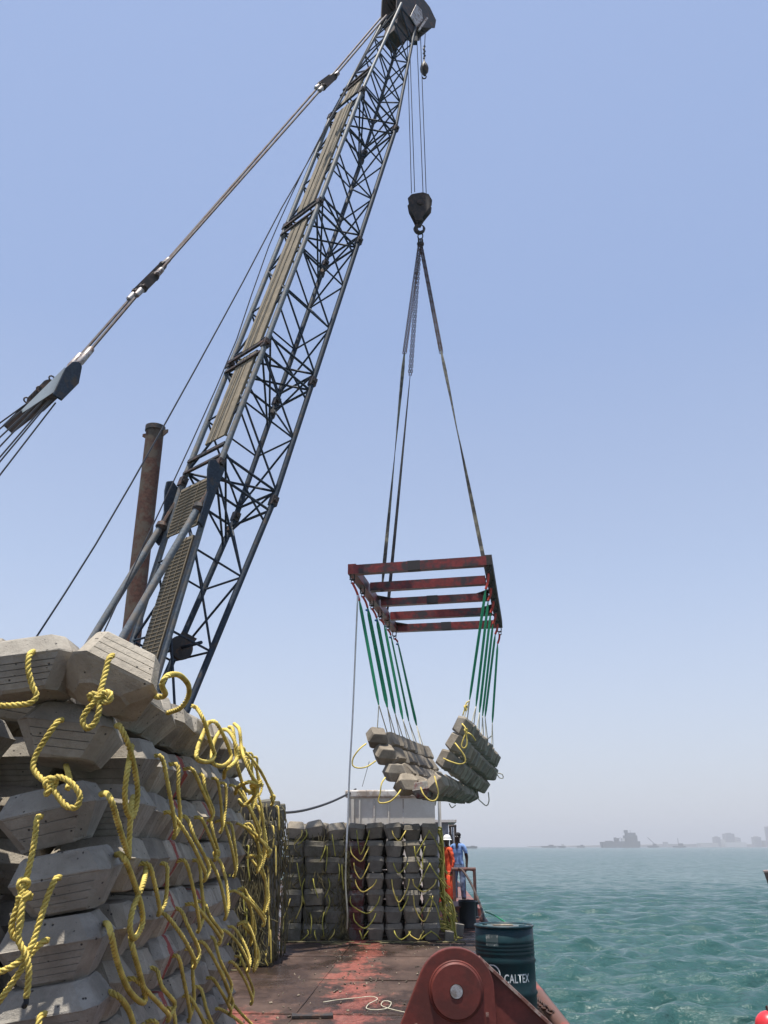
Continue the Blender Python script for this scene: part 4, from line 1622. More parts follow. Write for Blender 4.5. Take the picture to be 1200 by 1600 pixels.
walkway(0.75, 2.95, 0.30, 0.82, 0.0, cr)
walkway(3.2, 7.15, 0.30, 0.80, 0.0, cr)
walkway(7.75, 11.9, 0.28, 0.78, 0.0, cr)
walkway(12.3, 13.3, 0.28, 0.78, 0.0, cr)
walkway(-1.25, -0.25, 0.12, 0.92, -0.02, cr)
walkway(-5.6, -1.45, 0.42, 0.92, -0.02, cr)
for s_ in (0.45, 7.45, 3.05, 13.35):
    b = MB()
    b.beam(node('A', s_) - NN * 0.05, node('B', s_) - NN * 0.05, 0.07, 0.05, NN)
    b.beam(node('A', s_ - 0.28) - NN * 0.05, node('B', s_ - 0.28) - NN * 0.05, 0.05, 0.04, NN)
    b.obj('cross_step', 'dark_steel', cr)
# clevis plates at the top of the base section
for c in 'AB':
    p = node(c, -0.1)
    sgn = 1 if c == 'B' else -1
    ey = AX
    exx = -NN
    poly = [(-0.07, -1.25), (0.05, -1.2), (0.09, -0.6), (0.24, -0.2), (0.27, -0.02), (0.17, 0.06), (0.05, 0.0), (-0.07, 0.0)]
    MB().prism(poly, p + WW * (0.07 * sgn), exx, ey, WW * 0.05 * sgn).obj('clevis_plate', 'boom', cr, bevel=0.01)
# backstop tubes
pn = AX.cross(NN).normalized()
for c, pa, pb in (('B', (310, 793), (160, 1050)), ('A', (252, 822), (112, 1050))):
    q0 = on_plane(pa[0], pa[1], node(c, -1), pn)
    q1 = on_plane(pb[0], pb[1], node(c, -1), pn)
    d = q1 - q0
    bar(q0, q0 + d * 1.35, 0.062, 'backstop_tube', 'boom_worn_lit', 10)
    MB().ball(q0, 0.11, 8).obj('backstop_joint', 'dark_steel', cr)
    bar(q0, node(c, -0.4), 0.04, 'backstop_link', 'dark_steel')
# sheave seen inside the base section
sh = on_plane(283, 1012, Pj, pn)
b = MB()
b.lathe([(0.03, -0.04), (0.21, -0.04), (0.19, 0.0), (0.21, 0.04), (0.03, 0.04)], sh, pn, 28)
b.obj('guide_sheave', 'dark_steel', cr, smooth=True)
MB().prism([(-0.12, -0.1), (0.12, -0.1), (0.26, 0.3), (-0.05, 0.3)], sh + pn * 0.05, NN, AX, pn * 0.03).obj('sheave_bracket', 'dark_steel', cr)
bar(sh - pn * 0.6, sh + pn * 0.6, 0.03, 'sheave_axle', 'boom')
# boom head
head = MB()
hcen = Pj + AX * 17.9
Tn = (NN - AX * 0.0).normalized()
for sgn in (-1, 1):
    poly = [(-0.42, -0.90), (0.36, -1.10), (0.40, -0.55), (0.74, -0.08), (1.02, 0.36), (0.98, 0.74), (0.62, 0.96), (0.10, 0.95), (-0.48, 0.58), (-0.66, 0.10)]
    MB().prism(poly, hcen + WW * (0.30 * sgn), NN, AX, WW * 0.035 * sgn).obj('head_plate', 'dark_steel', cr, bevel=0.008)
for kx, (nx_, ax_) in enumerate(((0.62, 0.44), (-0.34, 0.28))):
    for q_ in (-0.18, -0.06, 0.06, 0.18):
        MB().lathe([(0.03, -0.03), (0.36, -0.03), (0.31, 0), (0.36, 0.03), (0.03, 0.03)], hcen + NN * nx_ + AX * ax_ + WW * q_, WW, 24).obj('head_sheave', 'dark_steel', cr, smooth=True)
MB().prism([(0.05, -0.62), (0.36, -0.72), (0.50, -0.1), (0.34, 0.24), (0.10, 0.18)], hcen + WW * 0.37, NN, AX, WW * 0.03).obj('bare_plate', 'socket', cr, bevel=0.01)
b = MB()
b.box(Pj + AX * 16.6, (0.5, 0.45, 0.75), Matrix((WW, NN, AX)).transposed())
b.obj('head_web', 'dark_steel', cr)
b = MB()
b.beam(hcen + WW * 0.45 + NN * 0.44 - AX * 0.9, hcen + WW * 0.5 + NN * 0.55 - AX * 0.05, 0.06, 0.05)
b.obj('rope_guard', 'socket', cr)
MB().box(hcen + WW * 0.1 + NN * 0.62 - AX * 0.75, (0.16, 0.16, 0.2)).obj('limit_switch', 'boom', cr)

# hoist ropes
hr = [((637, 88), (643, 302)), ((641, 92), (648, 300)), ((650, 25), (661, 300)), ((656, 25), (666, 303))]
for (a, b_) in hr:
    p1 = at(b_[0], b_[1], 18.55)
    p0 = at(a[0], a[1], 18.35 if a[1] < 50 else 18.4)
    top = p0 + (p0 - p1).normalized() * (0.9 if a[1] < 50 else 1.9)
    o = MB().sweep([p1, p1.lerp(top, 0.5), top], 0.0125, 5).obj('hoist_rope', 'cable')
    k_ = hr.index((a, b_))
    tag(o, '%s steel hoist rope running from the boom tip to the hook block' % ['leftmost', 'second from left', 'third from left', 'rightmost'][k_], 'steel rope', 'hoist ropes above the hook block')
# small whip ball
wp = at(663, 106, 18.9)
ws = sc * 1.06
wt = thing('headache_ball', wp, 'small dark whip line weight with hook hanging beside the hoist ropes near the boom tip', 'crane weight')
b = MB()
b.lathe([(0.02, 0.36), (0.035, 0.26), (0.06, 0.2), (0.115, 0.08), (0.135, -0.03), (0.125, -0.14), (0.085, -0.22), (0.06, -0.27), (0.03, -0.33)], wp, V((0, 0, 1)), 18)
b.obj('ball', 'dark_steel', wt, smooth=True)
b = MB()
b.sweep(crom([wp + V((0.0, 0, -0.3)), wp + V((0.05, 0, -0.36)), wp + V((0.03, 0, -0.44)), wp + V((-0.04, 0, -0.46)), wp + V((-0.06, 0, -0.40))], 0.02), 0.02, 6)
b.obj('hook', 'dark_steel', wt, smooth='all')
b = MB()
wtop = at(667, 25, 18.7)
b.sweep([wp + V((0, 0, 0.34)), wtop + V((0, 0, 0.6))], 0.014, 5)
for q_ in range(6):
    b.box(wp + V((0.0 + 0.02 * (q_ % 2), 0, 0.42 + 0.1 * q_)), (0.06, 0.05, 0.05), Euler((0.3 * q_, 0.2, 0.4 * q_)).to_matrix())
b.obj('whip_rope', 'cable', wt)

# pendants in the plane of the boom
Hd = V((0.746, 0.666, 0))
pl_p, pl_n = Pj + AX * 17.9, V((0.666, -0.746, 0)).normalized()


def pp(px, py, side=0.0):
    return on_plane(px, py, pl_p + pl_n * side, pl_n)


for side, pxs, nm_, en in ((0.42, [(604, 24), (522, 120), (505, 136), (242, 432), (224, 450), (120, 572)], 'nearer', 0), (-0.42, [(600, 22), (515, 122), (500, 133), (254, 415), (212, 457), (104, 580)], 'farther', 1)):
    t = thing('boom_pendant', pp(*pxs[2], side), '%s of the two long steel pendant cables from the boom tip down to the left' % nm_, 'pendant cable', 'boom pendant cables')
    Q = [pp(x, y, side) for x, y in pxs]
    for a, b_ in ((0, 1), (2, 3), (4, 5)):
        MB().sweep([Q[a], Q[b_]], 0.026, 8).obj('cable', 'pendant', t, smooth=True)
    for a in (1, 3):
        m0, m1 = Q[a], Q[a + 1]
        d = (m1 - m0).normalized()
        s_, u_ = frame_of(d)
        b = MB()
        b.lathe([(0.028, -0.28), (0.055, -0.25), (0.06, 0.0), (0.03, 0.04)], m0, d, 10)
        b.lathe([(0.03, -0.04), (0.06, 0.0), (0.055, 0.25), (0.028, 0.28)], m1, d, 10)
        b.obj('socket', 'socket', t, smooth=True)
        b = MB()
        for w_ in (-0.05, 0.05):
            b.beam(m0 + s_ * w_, m1 + s_ * w_, 0.022, 0.15, u_)
        b.ball(m0, 0.09, 8)
        b.ball(m1, 0.09, 8)
        b.tube(m0 - s_ * 0.12, m0 + s_ * 0.12, 0.035, 8)
        b.tube(m1 - s_ * 0.12, m1 + s_ * 0.12, 0.035, 8)
        b.obj('link_plate', 'rust_brown', t)
    b = MB()
    d = (Q[5] - Q[4]).normalized()
    b.lathe([(0.028, -0.5), (0.06, -0.46), (0.065, -0.12), (0.04, 0.0)], Q[5], d, 10)
    b.obj('socket', 'socket', t, smooth=True)
# bridle with multi-part line
br0, br1 = pp(102, 590), pp(26, 657)
bd = (br1 - br0).normalized()
bt = thing('bridle_block', br0.lerp(br1, 0.5), 'bridle sheave block with white side and dark plate joining pendants to the boom hoist lines', 'sheave block')
up_ = pl_n.cross(bd).normalized()
if up_.z < 0:
    up_ = -up_
Lb = (br1 - br0).length
MB().prism([(-0.12, 0.03), (-0.02, 0.10), (0.16, 0.10), (0.70, -0.08), (0.66, -0.24), (0.20, -0.22), (-0.08, -0.06)], br0 + pl_n * 0.42, bd, up_, pl_n * 0.05).obj('cheek_plate', 'boom', bt, bevel=0.008)
MB().prism([(0.10, 0.12), (Lb, 0.06), (Lb + 0.02, 0.02), (0.5, -0.07), (0.3, 0.0)], br0 + pl_n * 0.34, bd, up_, pl_n * 0.04).obj('side_plate', 'white', bt)
MB().prism([(0.0, 0.14), (Lb, 0.10), (Lb, -0.10), (0.3, -0.16)], br0 - pl_n * 0.42, bd, up_, pl_n * 0.05).obj('cheek_plate', 'rust_brown', bt)
for q_ in range(6):
    MB().lathe([(0.03, -0.022), (0.17, -0.022), (0.14, 0), (0.17, 0.022), (0.03, 0.022)], br0.lerp(br1, 0.45) + pl_n * (-0.3 + 0.12 * q_), pl_n, 20).obj('sheave', 'dark_steel', bt, smooth=True)
for q_ in (0.35, 0.6, 0.85):
    MB().torus(br0.lerp(br1, q_) + up_ * 0.12 + pl_n * 0.36, pl_n, 0.045, 0.014, 10, 5).obj('eye', 'dark_steel', bt, smooth=True)
gan = pp(-120, 800)
b0 = thing('boom_hoist_lines', br0.lerp(br1, 0.7), 'bunch of parallel dark hoist lines leaving the bridle block at the left edge', 'steel rope')
for q_, (uo, no, u0) in enumerate(((0.26, -0.3, 0.10), (0.14, -0.15, 0.06), (0.02, 0.0, 0.0), (-0.10, 0.1, -0.04), (-0.20, 0.2, -0.10), (-0.24, 0.26, -0.12), (-0.34, 0.3, -0.20))):
    MB().sweep([br0.lerp(br1, 0.55) + pl_n * no + up_ * u0, gan + pl_n * no * 0.6 + up_ * uo * 1.5], 0.014, 5).obj('line', 'cable', b0)
# thin lines along the boom
for i, (a, b_, lab) in enumerate((((598, 28), (52, 1003), 'long thin dark line from the boom head passing in front of the rusty pile'),
                                  ((604, 30), (157, 1000), 'thin dark line running close beside the boom down to the near stack'))):
    q0 = pp(a[0], a[1], 0.1)
    q1 = pp(b_[0], b_[1], 0.1)
    # slack path through measured points
    mids = [(495, 228), (440, 325), (380, 440), (262, 655), (150, 850)] if i == 0 else [(500, 215), (420, 385), (370, 530), (300, 690), (230, 840)]
    pts = [q0] + [pp(x, y, 0.1) for x, y in mids] + [q1, q1 + (q1 - pp(*mids[-1], 0.1)).normalized() * 2.2]
    o = MB().sweep(crom(pts, 1.0), 0.016 if i == 0 else 0.013, 5).obj('guide_line', 'cable')
    tag(o, lab, 'steel rope')

# crane carrier: tracks, house, gantry (mostly hidden behind the near stack)
hdir = Hd.normalized()
ldir = V((hdir.y, -hdir.x, 0))
foot = Pj + AX * -6.4
hc_ = foot - hdir * 1.9 - ldir * 0.1
rotH = Matrix((hdir, ldir * -1, V((0, 0, 1)))).transposed()
for s_ in (-1, 1):
    b = MB()
    b.box(V((hc_.x, hc_.y, 0.42)) + ldir * (1.35 * s_), (4.2, 0.62, 0.82), rotH)
    b.obj('track', 'dark_steel', cr, bevel=0.2)
b = MB()
b.box(V((hc_.x, hc_.y, 0.98)) - hdir * 0.4, (3.9, 2.2, 0.3), rotH)
b.obj('turntable', 'boom', cr)
b = MB()
b.box(V((hc_.x, hc_.y, 1.9)) - hdir * 1.2, (3.0, 2.3, 1.5), rotH)
b.obj('machinery_house', 'boom', cr, bevel=0.05)
b = MB()
b.box(V((hc_.x, hc_.y, 1.95)) + hdir * 0.9 + ldir * 1.0, (1.2, 0.8, 1.55), rotH)
b.obj('operator_cab', 'boom', cr, bevel=0.05)
b = MB()
b.box(V((hc_.x, hc_.y, 2.15)) + hdir * 0.92 + ldir * 1.02, (1.26, 0.7, 0.7), rotH)
b.obj('cab_window', 'far_glass', cr)
for s_ in (-1, 1):
    bar(V((hc_.x, hc_.y, 2.6)) - hdir * 0.4 + ldir * 0.8 * s_, V((gan.x, gan.y, gan.z)) + ldir * 0.5 * s_, 0.08, 'gantry_leg')
    bar(foot + WW * (0.5 * s_), V((hc_.x, hc_.y, 1.2)) + hdir * 1.2 + ldir * 0.5 * s_, 0.1, 'boom_foot_lug', 'dark_steel')

# ------------------------------------------------------------------ rusty pile
pt_ = at(243, 668, 23.0)
pb_ = V((pt_.x - 0.05, pt_.y, -2.0))
t = thing('steel_pile', V((pt_.x, pt_.y, 0)), 'tall rusty round steel pile with two lugs at its top behind the crane boom', 'steel pile')
MB().lathe([(0.27, -2.0), (0.27, 3.0), (0.275, 3.02), (0.27, 3.05), (0.27, pt_.z - 0.01), (0.24, pt_.z), (0.24, pt_.z - 0.5)], V((pt_.x, pt_.y, 0)), V((0, 0, 1)), 32).obj('tube', 'rust', t, smooth=True)
MB().lathe([(0.275, -0.16), (0.305, -0.14), (0.305, 0.015), (0.25, 0.02), (0.25, -0.1)], pt_, V((0, 0, 1)), 32).obj('collar', 'dark_steel', t, smooth=True)
for s_ in (-1, 1):
    dx = V((0.93 * s_, -0.35 * s_, 0))
    MB().prism([(0.28, -0.22), (0.46, -0.10), (0.46, 0.0), (0.28, 0.0)], pt_ - V((0, 0, 0.14)), dx, V((0, 0, 1)), V((0.02, 0.03, 0))).obj('lug', 'rust', t)

# ------------------------------------------------------------------ containers at the back
cY = 24.6
c0, c1 = at(551, 1235, cY), at(686, 1235, cY)
ctop = c0.z
t = thing('site_cabin', V(((c0.x + c1.x) / 2, cY, 0.19)), 'large off-white panelled site cabin with a rusty streaked roof edge behind the far stack', 'cabin')
w = c1.x - c0.x
rotB = Matrix.Rotation(-BAZ, 3, 'Z')
Lc = 5.2
cc = V(((c0.x + c1.x) / 2, cY + Lc / 2, 0.19 + (ctop - 0.19) / 2))
MB().box(cc - V((0, 0, 0.06)), (w, Lc, ctop - 0.30), rotB).obj('wall', 'cabin', t)
MB().box(V((cc.x, cc.y, ctop - 0.09)), (w + 0.16, Lc + 0.16, 0.20), rotB).obj('roof', 'cabin_top', t, bevel=0.04)
for q_ in range(6):
    f = (q_ + 0.5) / 6
    x = c0.x + w * f
    MB().box(V((x, cY - 0.008, 1.5)), (0.035, 0.02, 2.7)).obj('panel_joint', 'cabin_top' if q_ % 2 else 'cabin', t)
for s_ in (0, 1):
    MB().box(V((c0.x + w * s_, cY - 0.005, 1.5)), (0.09, 0.04, 2.7)).obj('corner_post', 'cabin', t)
cY2 = 34.5
d1 = at(714, 1283, cY2)
t = thing('grey_cabin', V((d1.x - 1.3, cY2, 0.19)), 'smaller blue-grey corrugated cabin with a flat roof far behind the workers', 'cabin')
MB().box(V((d1.x - 1.45, cY2 + 2, d1.z / 2 + 0.05)), (2.4, 4, d1.z - 0.1), rotB).obj('wall', 'cabin_grey', t)
MB().box(V((d1.x - 1.3, cY2 + 2, d1.z)), (2.75, 4.4, 0.09), rotB).obj('roof', 'cabin_top', t)
for q_ in range(9):
    MB().box(V((d1.x - 2.5 + q_ * 0.29, cY2 - 0.03, d1.z / 2 + 0.05)), (0.07, 0.04, d1.z - 0.2)).obj('wall_rib', 'cabin_grey', t)
# sagging black cable
o = MB().sweep(crom([at(425, 1268, 15.5), at(450, 1269.5, 18), at(480, 1265, 20), at(515, 1254, 22.5), at(545, 1240, 24.5), at(556, 1233, 25)], 0.3), 0.028, 6).obj('power_cable', 'rubber', smooth='all')
tag(o, 'sagging black cable running from the stack to the white cabin roof', 'cable')
# thin stay rising behind the hanging load
o = MB().sweep([at(577, 1190, 24.0), at(566, 1229, 24.9)], 0.008, 4).obj('thin_wire', 'cable')
tag(o, 'thin wire rising from the white cabin roof behind the load', 'wire')

# white tag line
pts = [at(559, 930, YN + 0.1), at(556, 1000, 16.6), at(551, 1120, 16.9), at(546, 1210, 17.0), at(543, 1290, 17.05), at(541, 1330, 17.08)]
o = MB().sweep(crom(pts, 0.2), 0.018, 6).obj('tag_line', 'rope_white', smooth='all')
tag(o, 'long white tag line hanging from the red frame to the far stack', 'rope')
o = MB().sweep(crom([at(541, 1330, 17.08), at(540, 1380, 17.08), at(543, 1430, 17.06), atz(541, 1467, 0.02)], 0.1), 0.016, 6).obj('tag_line_tail', 'rope_pale', smooth='all')
tag(o, 'pale rope end hanging down between the two far stacks', 'rope')
# white cord on the deck
pts = [atz(x, y, 0.02) for x, y in ((505, 1566), (530, 1562), (560, 1559), (580, 1557), (590, 1561), (576, 1569), (573, 1576), (588, 1578), (606, 1575), (611, 1566), (600, 1564), (596, 1571), (612, 1577), (638, 1583), (665, 1590))]
o = MB().sweep(crom(pts, 0.05), 0.005, 6).obj('white_cord', 'rope_pale', smooth='all')
tag(o, 'thin white cord looped on the deck left of the red bracket', 'rope')

# ------------------------------------------------------------------ drum with printing
DR = at(787, 1445, 9.45)
dx, dy = DR.x, 9.45
DRr = 0.292
DH = 0.885
t = thing('oil_drum', V((dx, dy, 0)), 'dark teal steel oil drum with white printing standing at the deck edge', 'drum')
prof = [(DRr, 0.0), (DRr + 0.008, 0.012), (DRr, 0.03)]
for hz in (0.285, 0.565):
    prof += [(DRr, hz - 0.025), (DRr + 0.013, hz), (DRr, hz + 0.025)]
for q_ in range(4):
    z_ = 0.625 + q_ * 0.034
    prof += [(DRr, z_), (DRr + 0.005, z_ + 0.012), (DRr, z_ + 0.024)]
prof += [(DRr, 0.865)]
MB().lathe(prof, V((dx, dy, 0)), n=64).obj('body', 'drum', t, smooth='all')
MB().lathe([(DRr, 0.862), (DRr + 0.010, 0.868), (DRr + 0.010, 0.882), (DRr - 0.002, 0.886), (DRr - 0.012, 0.880), (DRr - 0.014, 0.862)], V((dx, dy, 0)), n=64, closed=True).obj('rim', 'drum_rim', t, smooth='all')
lid = MB().lathe([(0.01, 0.869), (DRr - 0.018, 0.869), (DRr - 0.014, 0.862)], V((dx, dy, 0)), n=48).obj('lid', 'drum_lid', t)
MB().box(V((dx - 0.0, dy + 0.07, 0.873)), (0.2, 0.12, 0.004)).obj('dusty_patch', 'debris', lid)
for px_, py_, r_ in ((0.17, -0.12, 0.035), (-0.18, 0.12, 0.025)):
    MB().lathe([(r_, 0.868), (r_, 0.884), (r_ * 0.6, 0.886)], V((dx + px_, dy + py_, 0)), n=14).obj('bung', 'drum_rim', lid)


def wrap(a, z):
    """a = angle from the direction facing the camera, positive to the right"""
    f = math.atan2(-dx, -dy)
    rr_ = DRr + 0.0035
    ang = -a
    dvec = V((-dx, -dy, 0)).normalized()
    rt_ = V((-dvec.y, dvec.x, 0))
    return V((dx, dy, z)) + (dvec * math.cos(a) + rt_ * math.sin(a)) * rr_


def text_on_drum(body, size, a0, z0):
    cu = bpy.data.curves.new('print', 'FONT')
    cu.body = body
    cu.size = size
    cu.space_character = 1.06
    cu.offset = size * 0.012
    ob = bpy.data.objects.new('print', cu)
    C.objects.link(ob)
    bpy.context.view_layer.update()
    dg = bpy.context.evaluated_depsgraph_get()
    me = bpy.data.meshes.new_from_object(ob.evaluated_get(dg))
    bpy.data.objects.remove(ob)
    off = woff(t)
    for v in me.vertices:
        p = wrap(a0 + v.co.x * 0.66 / DRr, z0 + v.co.y)
        v.co = p - off
    me.materials.clear()
    me.materials.append(M['decal'])
    o = bpy.data.objects.new('white_lettering', me)
    C.objects.link(o)
    o.parent = t
    return o


text_on_drum('CALTEX', 0.105, R(-4), 0.435 - 0.04)
ring = MB()
cA, cZ, rO = R(-27), 0.465, 0.085


def wr2(x, y):
    return wrap(cA + x / DRr, cZ + y)


vs, fs = [], []
for q_ in range(40):
    a = 2 * math.pi * q_ / 40
    vs += [wr2(rO * math.cos(a), rO * math.sin(a)), wr2(rO * 0.88 * math.cos(a), rO * 0.88 * math.sin(a))]
for q_ in range(40):
    n_ = (q_ + 1) % 40
    fs.append((2 * q_, 2 * n_, 2 * n_ + 1, 2 * q_ + 1))
ring.add(vs, fs)
vs = []
for q_ in range(10):
    a = math.pi / 2 + math.pi * q_ / 5
    rad_ = rO * (0.74 if q_ % 2 == 0 else 0.30)
    vs.append(wr2(rad_ * math.cos(a), rad_ * math.sin(a)))
ring.add(vs + [wr2(0, 0)], [(q_, (q_ + 1) % 10, 10) for q_ in range(10)])
ring.obj('star_emblem', 'decal', t)
lb_ = MB()
vs, fs = [], []
for iy in range(5):
    for ix in range(7):
        vs.append(wrap(R(-38 + 26 * ix / 6) , 0.705 + 0.105 * iy / 4))
for iy in range(4):
    for ix in range(6):
        a = iy * 7 + ix
        fs.append((a, a + 1, a + 8, a + 7))
lb_.add(vs, fs)
lb_.obj('worn_label', 'label', t)

# ------------------------------------------------------------------ red bracket in the foreground
bY = 6.0
bc = at(712, 1547, bY)
t = thing('padeye_bracket', V((bc.x, bY, 0)), 'big red steel padeye bracket with round boss and pin in the foreground', 'bracket')
spx = 5.25 / 1300.0


def arch(rad, lo, ro, zb_):
    """outline: arch of radius rad round the boss with straight flanks down to zb_ at -lo / +ro"""
    pts = []
    aL = math.atan2(1, lo)
    st, en = math.pi - math.atan((lo - rad) / (-zb_)), math.atan((ro - rad) / (-zb_))
    for i in range(25):
        a = en + (st - en) * i / 24
        pts.append((rad * math.cos(a), rad * math.sin(a)))
    pts.append((-lo, zb_))
    pts.insert(0, (ro, zb_))
    return pts


zb_ = -bc.z
rad_ = 60 * spx
ex, ez = V((1, 0, 0)), V((0, 0, 1))
MB().prism(arch(rad_, 0.62, 0.27, zb_), bc + V((0, -0.03, 0)), ex, ez, V((0, 0.06, 0))).obj('front_plate', 'pad_red', t, bevel=0.006)
gp = [(0.10, zb_), (1.26, zb_), (0.165, 0.165), (0.10, 0.19)]
MB().prism(gp, bc + V((0, 0.034, 0)), ex, ez, V((0, 0.05, 0))).obj('gusset_plate', 'pad_red', t, bevel=0.005)
e0, e1 = bc + V((0.160, 0.06, 0.165 + 0.012)), bc + V((1.27, 0.06, zb_ + 0.0))
MB().beam(e0, e1, 0.10, 0.018, V((0, -1, 0)).cross((e1 - e0).normalized())).obj('flange', 'pad_edge', t)
b = MB()
b.lathe([(0.03, 0.0), (40 * spx, 0.0), (40 * spx, 0.018), (37.5 * spx, 0.030), (10.5 * spx, 0.031), (10.5 * spx, 0.01)], bc + V((0, -0.03, 0)), V((0, -1, 0)), 56)
b.obj('boss', 'pad_red', t, smooth=True)
b = MB()
b.torus(bc + V((0, -0.032, 0)), V((0, 1, 0)), 40.6 * spx, 0.009, 56, 6)
b.obj('weld_bead', 'pad_red', t, smooth='all')
MB().lathe([(0.001, 0.035), (9.6 * spx, 0.035), (9.6 * spx, 0.0)][::-1], bc + V((0, -0.03, 0)), V((0, -1, 0)), 28).obj('pin', 'pin', t)
MB().box(bc + V((0.0, -0.037, -0.29)), (0.012, 0.012, 0.22)).obj('weld_strip', 'pad_edge', t)
for x_, z_ in ((-0.255, -0.19), (0.19, -0.13)):
    MB().box(bc + V((x_, -0.032, z_)), (0.018, 0.006, 0.025)).obj('chipped_spot', 'pad_edge', t)

# chain along the deck edge right of the drum
b = MB()
cpts = crom([atz(838, 1563, 0.06), atz(850, 1573, 0.10), atz(862, 1583, 0.08), atz(872, 1592, 0.05), atz(885, 1602, 0.02), atz(900, 1618, -0.1)], 0.075)
for i in range(len(cpts) - 1):
    c_ = cpts[i].lerp(cpts[i + 1], 0.5)
    d = (cpts[i + 1] - cpts[i]).normalized()
    s_, u_ = frame_of(d)
    ax = s_ if i % 2 else u_
    side = d.cross(ax).normalized()
    vs, fs = [], []
    for k in range(12):
        a = 2 * math.pi * k / 12
        q_ = c_ + d * (math.cos(a) * 0.055) + side * (math.sin(a) * 0.032)
        dd = (d * math.cos(a) + side * math.sin(a)).normalized()
        for e in range(5):
            be = 2 * math.pi * e / 5
            vs.append(q_ + dd * (math.cos(be) * 0.012) + ax * (math.sin(be) * 0.012))
    for k in range(12):
        for e in range(5):
            k2, e2 = (k + 1) % 12, (e + 1) % 5
            fs.append((k * 5 + e, k2 * 5 + e, k2 * 5 + e2, k * 5 + e2))
    b.add(vs, fs)
o = b.obj('deck_chain', 'chain', smooth='all')
tag(o, 'rusty chain lying over the deck edge beside the oil drum', 'chain')

# ------------------------------------------------------------------ small black drum, railing, hoses
bd_ = atz(731, 1450, 0.0)
t = thing('black_drum', bd_, 'small open black drum standing between the railing and the oil drum', 'drum')
MB().lathe([(0.18, 0), (0.19, 0.02), (0.185, 0.04), (0.185, 0.50), (0.195, 0.52), (0.185, 0.54), (0.17, 0.53), (0.17, 0.1), (0.02, 0.1)], bd_, n=28).obj('body', 'black', t, smooth=True)
MB().box(bd_ + V((0.0, -0.01, 0.545)), (0.36, 0.02, 0.012)).obj('rim_edge', 'rust_brown', t)
rY = 24.3
r0, r1 = at(709, 1358, rY), at(741, 1358, rY)
t = thing('steel_railing', V(((r0.x + r1.x) / 2, rY, 0.2)), 'short brown steel railing standing in front of the worker in blue', 'railing')
for x in (r0.x, r1.x):
    MB().tube(V((x, rY, 0.17)), V((x, rY, r0.z)), 0.042, 8).obj('post', 'railing', t, smooth=True)
MB().tube(V((r0.x - 0.06, rY, r0.z)), V((r1.x + 0.04, rY, r0.z)), 0.042, 8).obj('top_rail', 'railing', t, smooth=True)
MB().tube(V((r1.x, rY, r0.z - 0.03)), V((r1.x - 0.05, rY + 2.5, r0.z - 0.03)), 0.035, 8).obj('side_rail', 'railing', t, smooth=True)
MB().tube(V((r1.x - 0.05, rY + 2.5, 0.17)), V((r1.x - 0.05, rY + 2.5, r0.z)), 0.038, 8).obj('post', 'railing', t, smooth=True)
o = MB().sweep(crom([at(716, 1357, rY - 0.03), at(722, 1359, rY - 0.1), at(733, 1375, 23.8), at(744, 1398, 23), at(754, 1425, 21.5), at(759, 1450, 20)], 0.15), 0.03, 6).obj('hose', 'rust_brown', smooth='all')
tag(o, 'brown hose drooping from the railing down to the deck edge', 'hose')
o = MB().sweep(crom([at(757, 1424, 21.4), at(772, 1430, 18), at(790, 1441, 12.4)], 0.3), 0.012, 5).obj('green_line', 'sling', smooth='all')
tag(o, 'thin green line stretched from the hose towards the oil drum', 'rope')
# red trough and clutter at the end of the stack
t0 = atz(700, 1447, 0.0)
t = thing('red_box', V((1.62, 20.4, 0)), 'low dark red steel box on the deck beside the far stack', 'box')
MB().box(V((1.62, 20.6, 0.2)), (0.62, 1.6, 0.4), rotB).obj('body', 'platform', t, bevel=0.02)
MB().box(V((1.62, 20.6, 0.41)), (0.70, 1.7, 0.03), rotB).obj('lid', 'hull', t)
for q_, (x_, y_, h_) in enumerate(((702, 1470, 0.16), (716, 1462, 0.22), (708, 1452, 0.1))):
    p = atz(x_, y_, 0)
    tt = tag(MB().box(p + V((0, 0, h_ / 2)), (0.16, 0.2, h_), Euler((0.1, 0.1, 0.4 * q_)).to_matrix()).obj('scrap_block', 'conc_back', bevel=0.01),
             ['pale broken concrete lump on the deck by the rope bundle', 'grey concrete lump beside the low red box', 'small concrete lump against the end of the low red box'][q_], 'rubble')
# rusty twin pipe frame behind the worker
t = thing('pipe_frame', at(706, 1320, 27.5), 'rusty narrow pipe frame standing behind the workers', 'pipe frame')
a0, a1 = at(703, 1291, 27.5), at(711, 1290, 27.5)
f0, f1 = at(709, 1345, 27.5), at(712, 1345, 27.5)
for a, f in ((a0, f0), (a1, f1)):
    MB().tube(a, V((f.x, f.y, 0.19)), 0.038, 7).obj('pipe', 'rust_brown', t, smooth=True)
MB().tube(a0 - V((0.04, 0, 0)), a1 + V((0.04, 0, 0)), 0.035, 7).obj('top_pipe', 'rust_brown', t, smooth=True)
MB().tube(at(703, 1300, 27.4), at(709, 1325, 27.4), 0.04, 7).obj('brace', 'rust_brown', t, smooth=True)
# mooring bollards along the platform edge
for q_, (x, y) in enumerate(((EDGE - 0.22, 22.6), (EDGE - 0.55, 22.6))):
    p = bg(x, y, 0)
    o = MB().lathe([(0.13, 0), (0.13, 0.03), (0.085, 0.05), (0.085, 0.3), (0.12, 0.32), (0.12, 0.36), (0.04, 0.38)], p, n=18).obj('bollard', 'black', smooth=True)
    tag(o, ['outer short black mooring bollard at the deck edge behind the black drum', 'inner short black mooring bollard behind the black drum'][q_], 'bollard', 'mooring bollards')

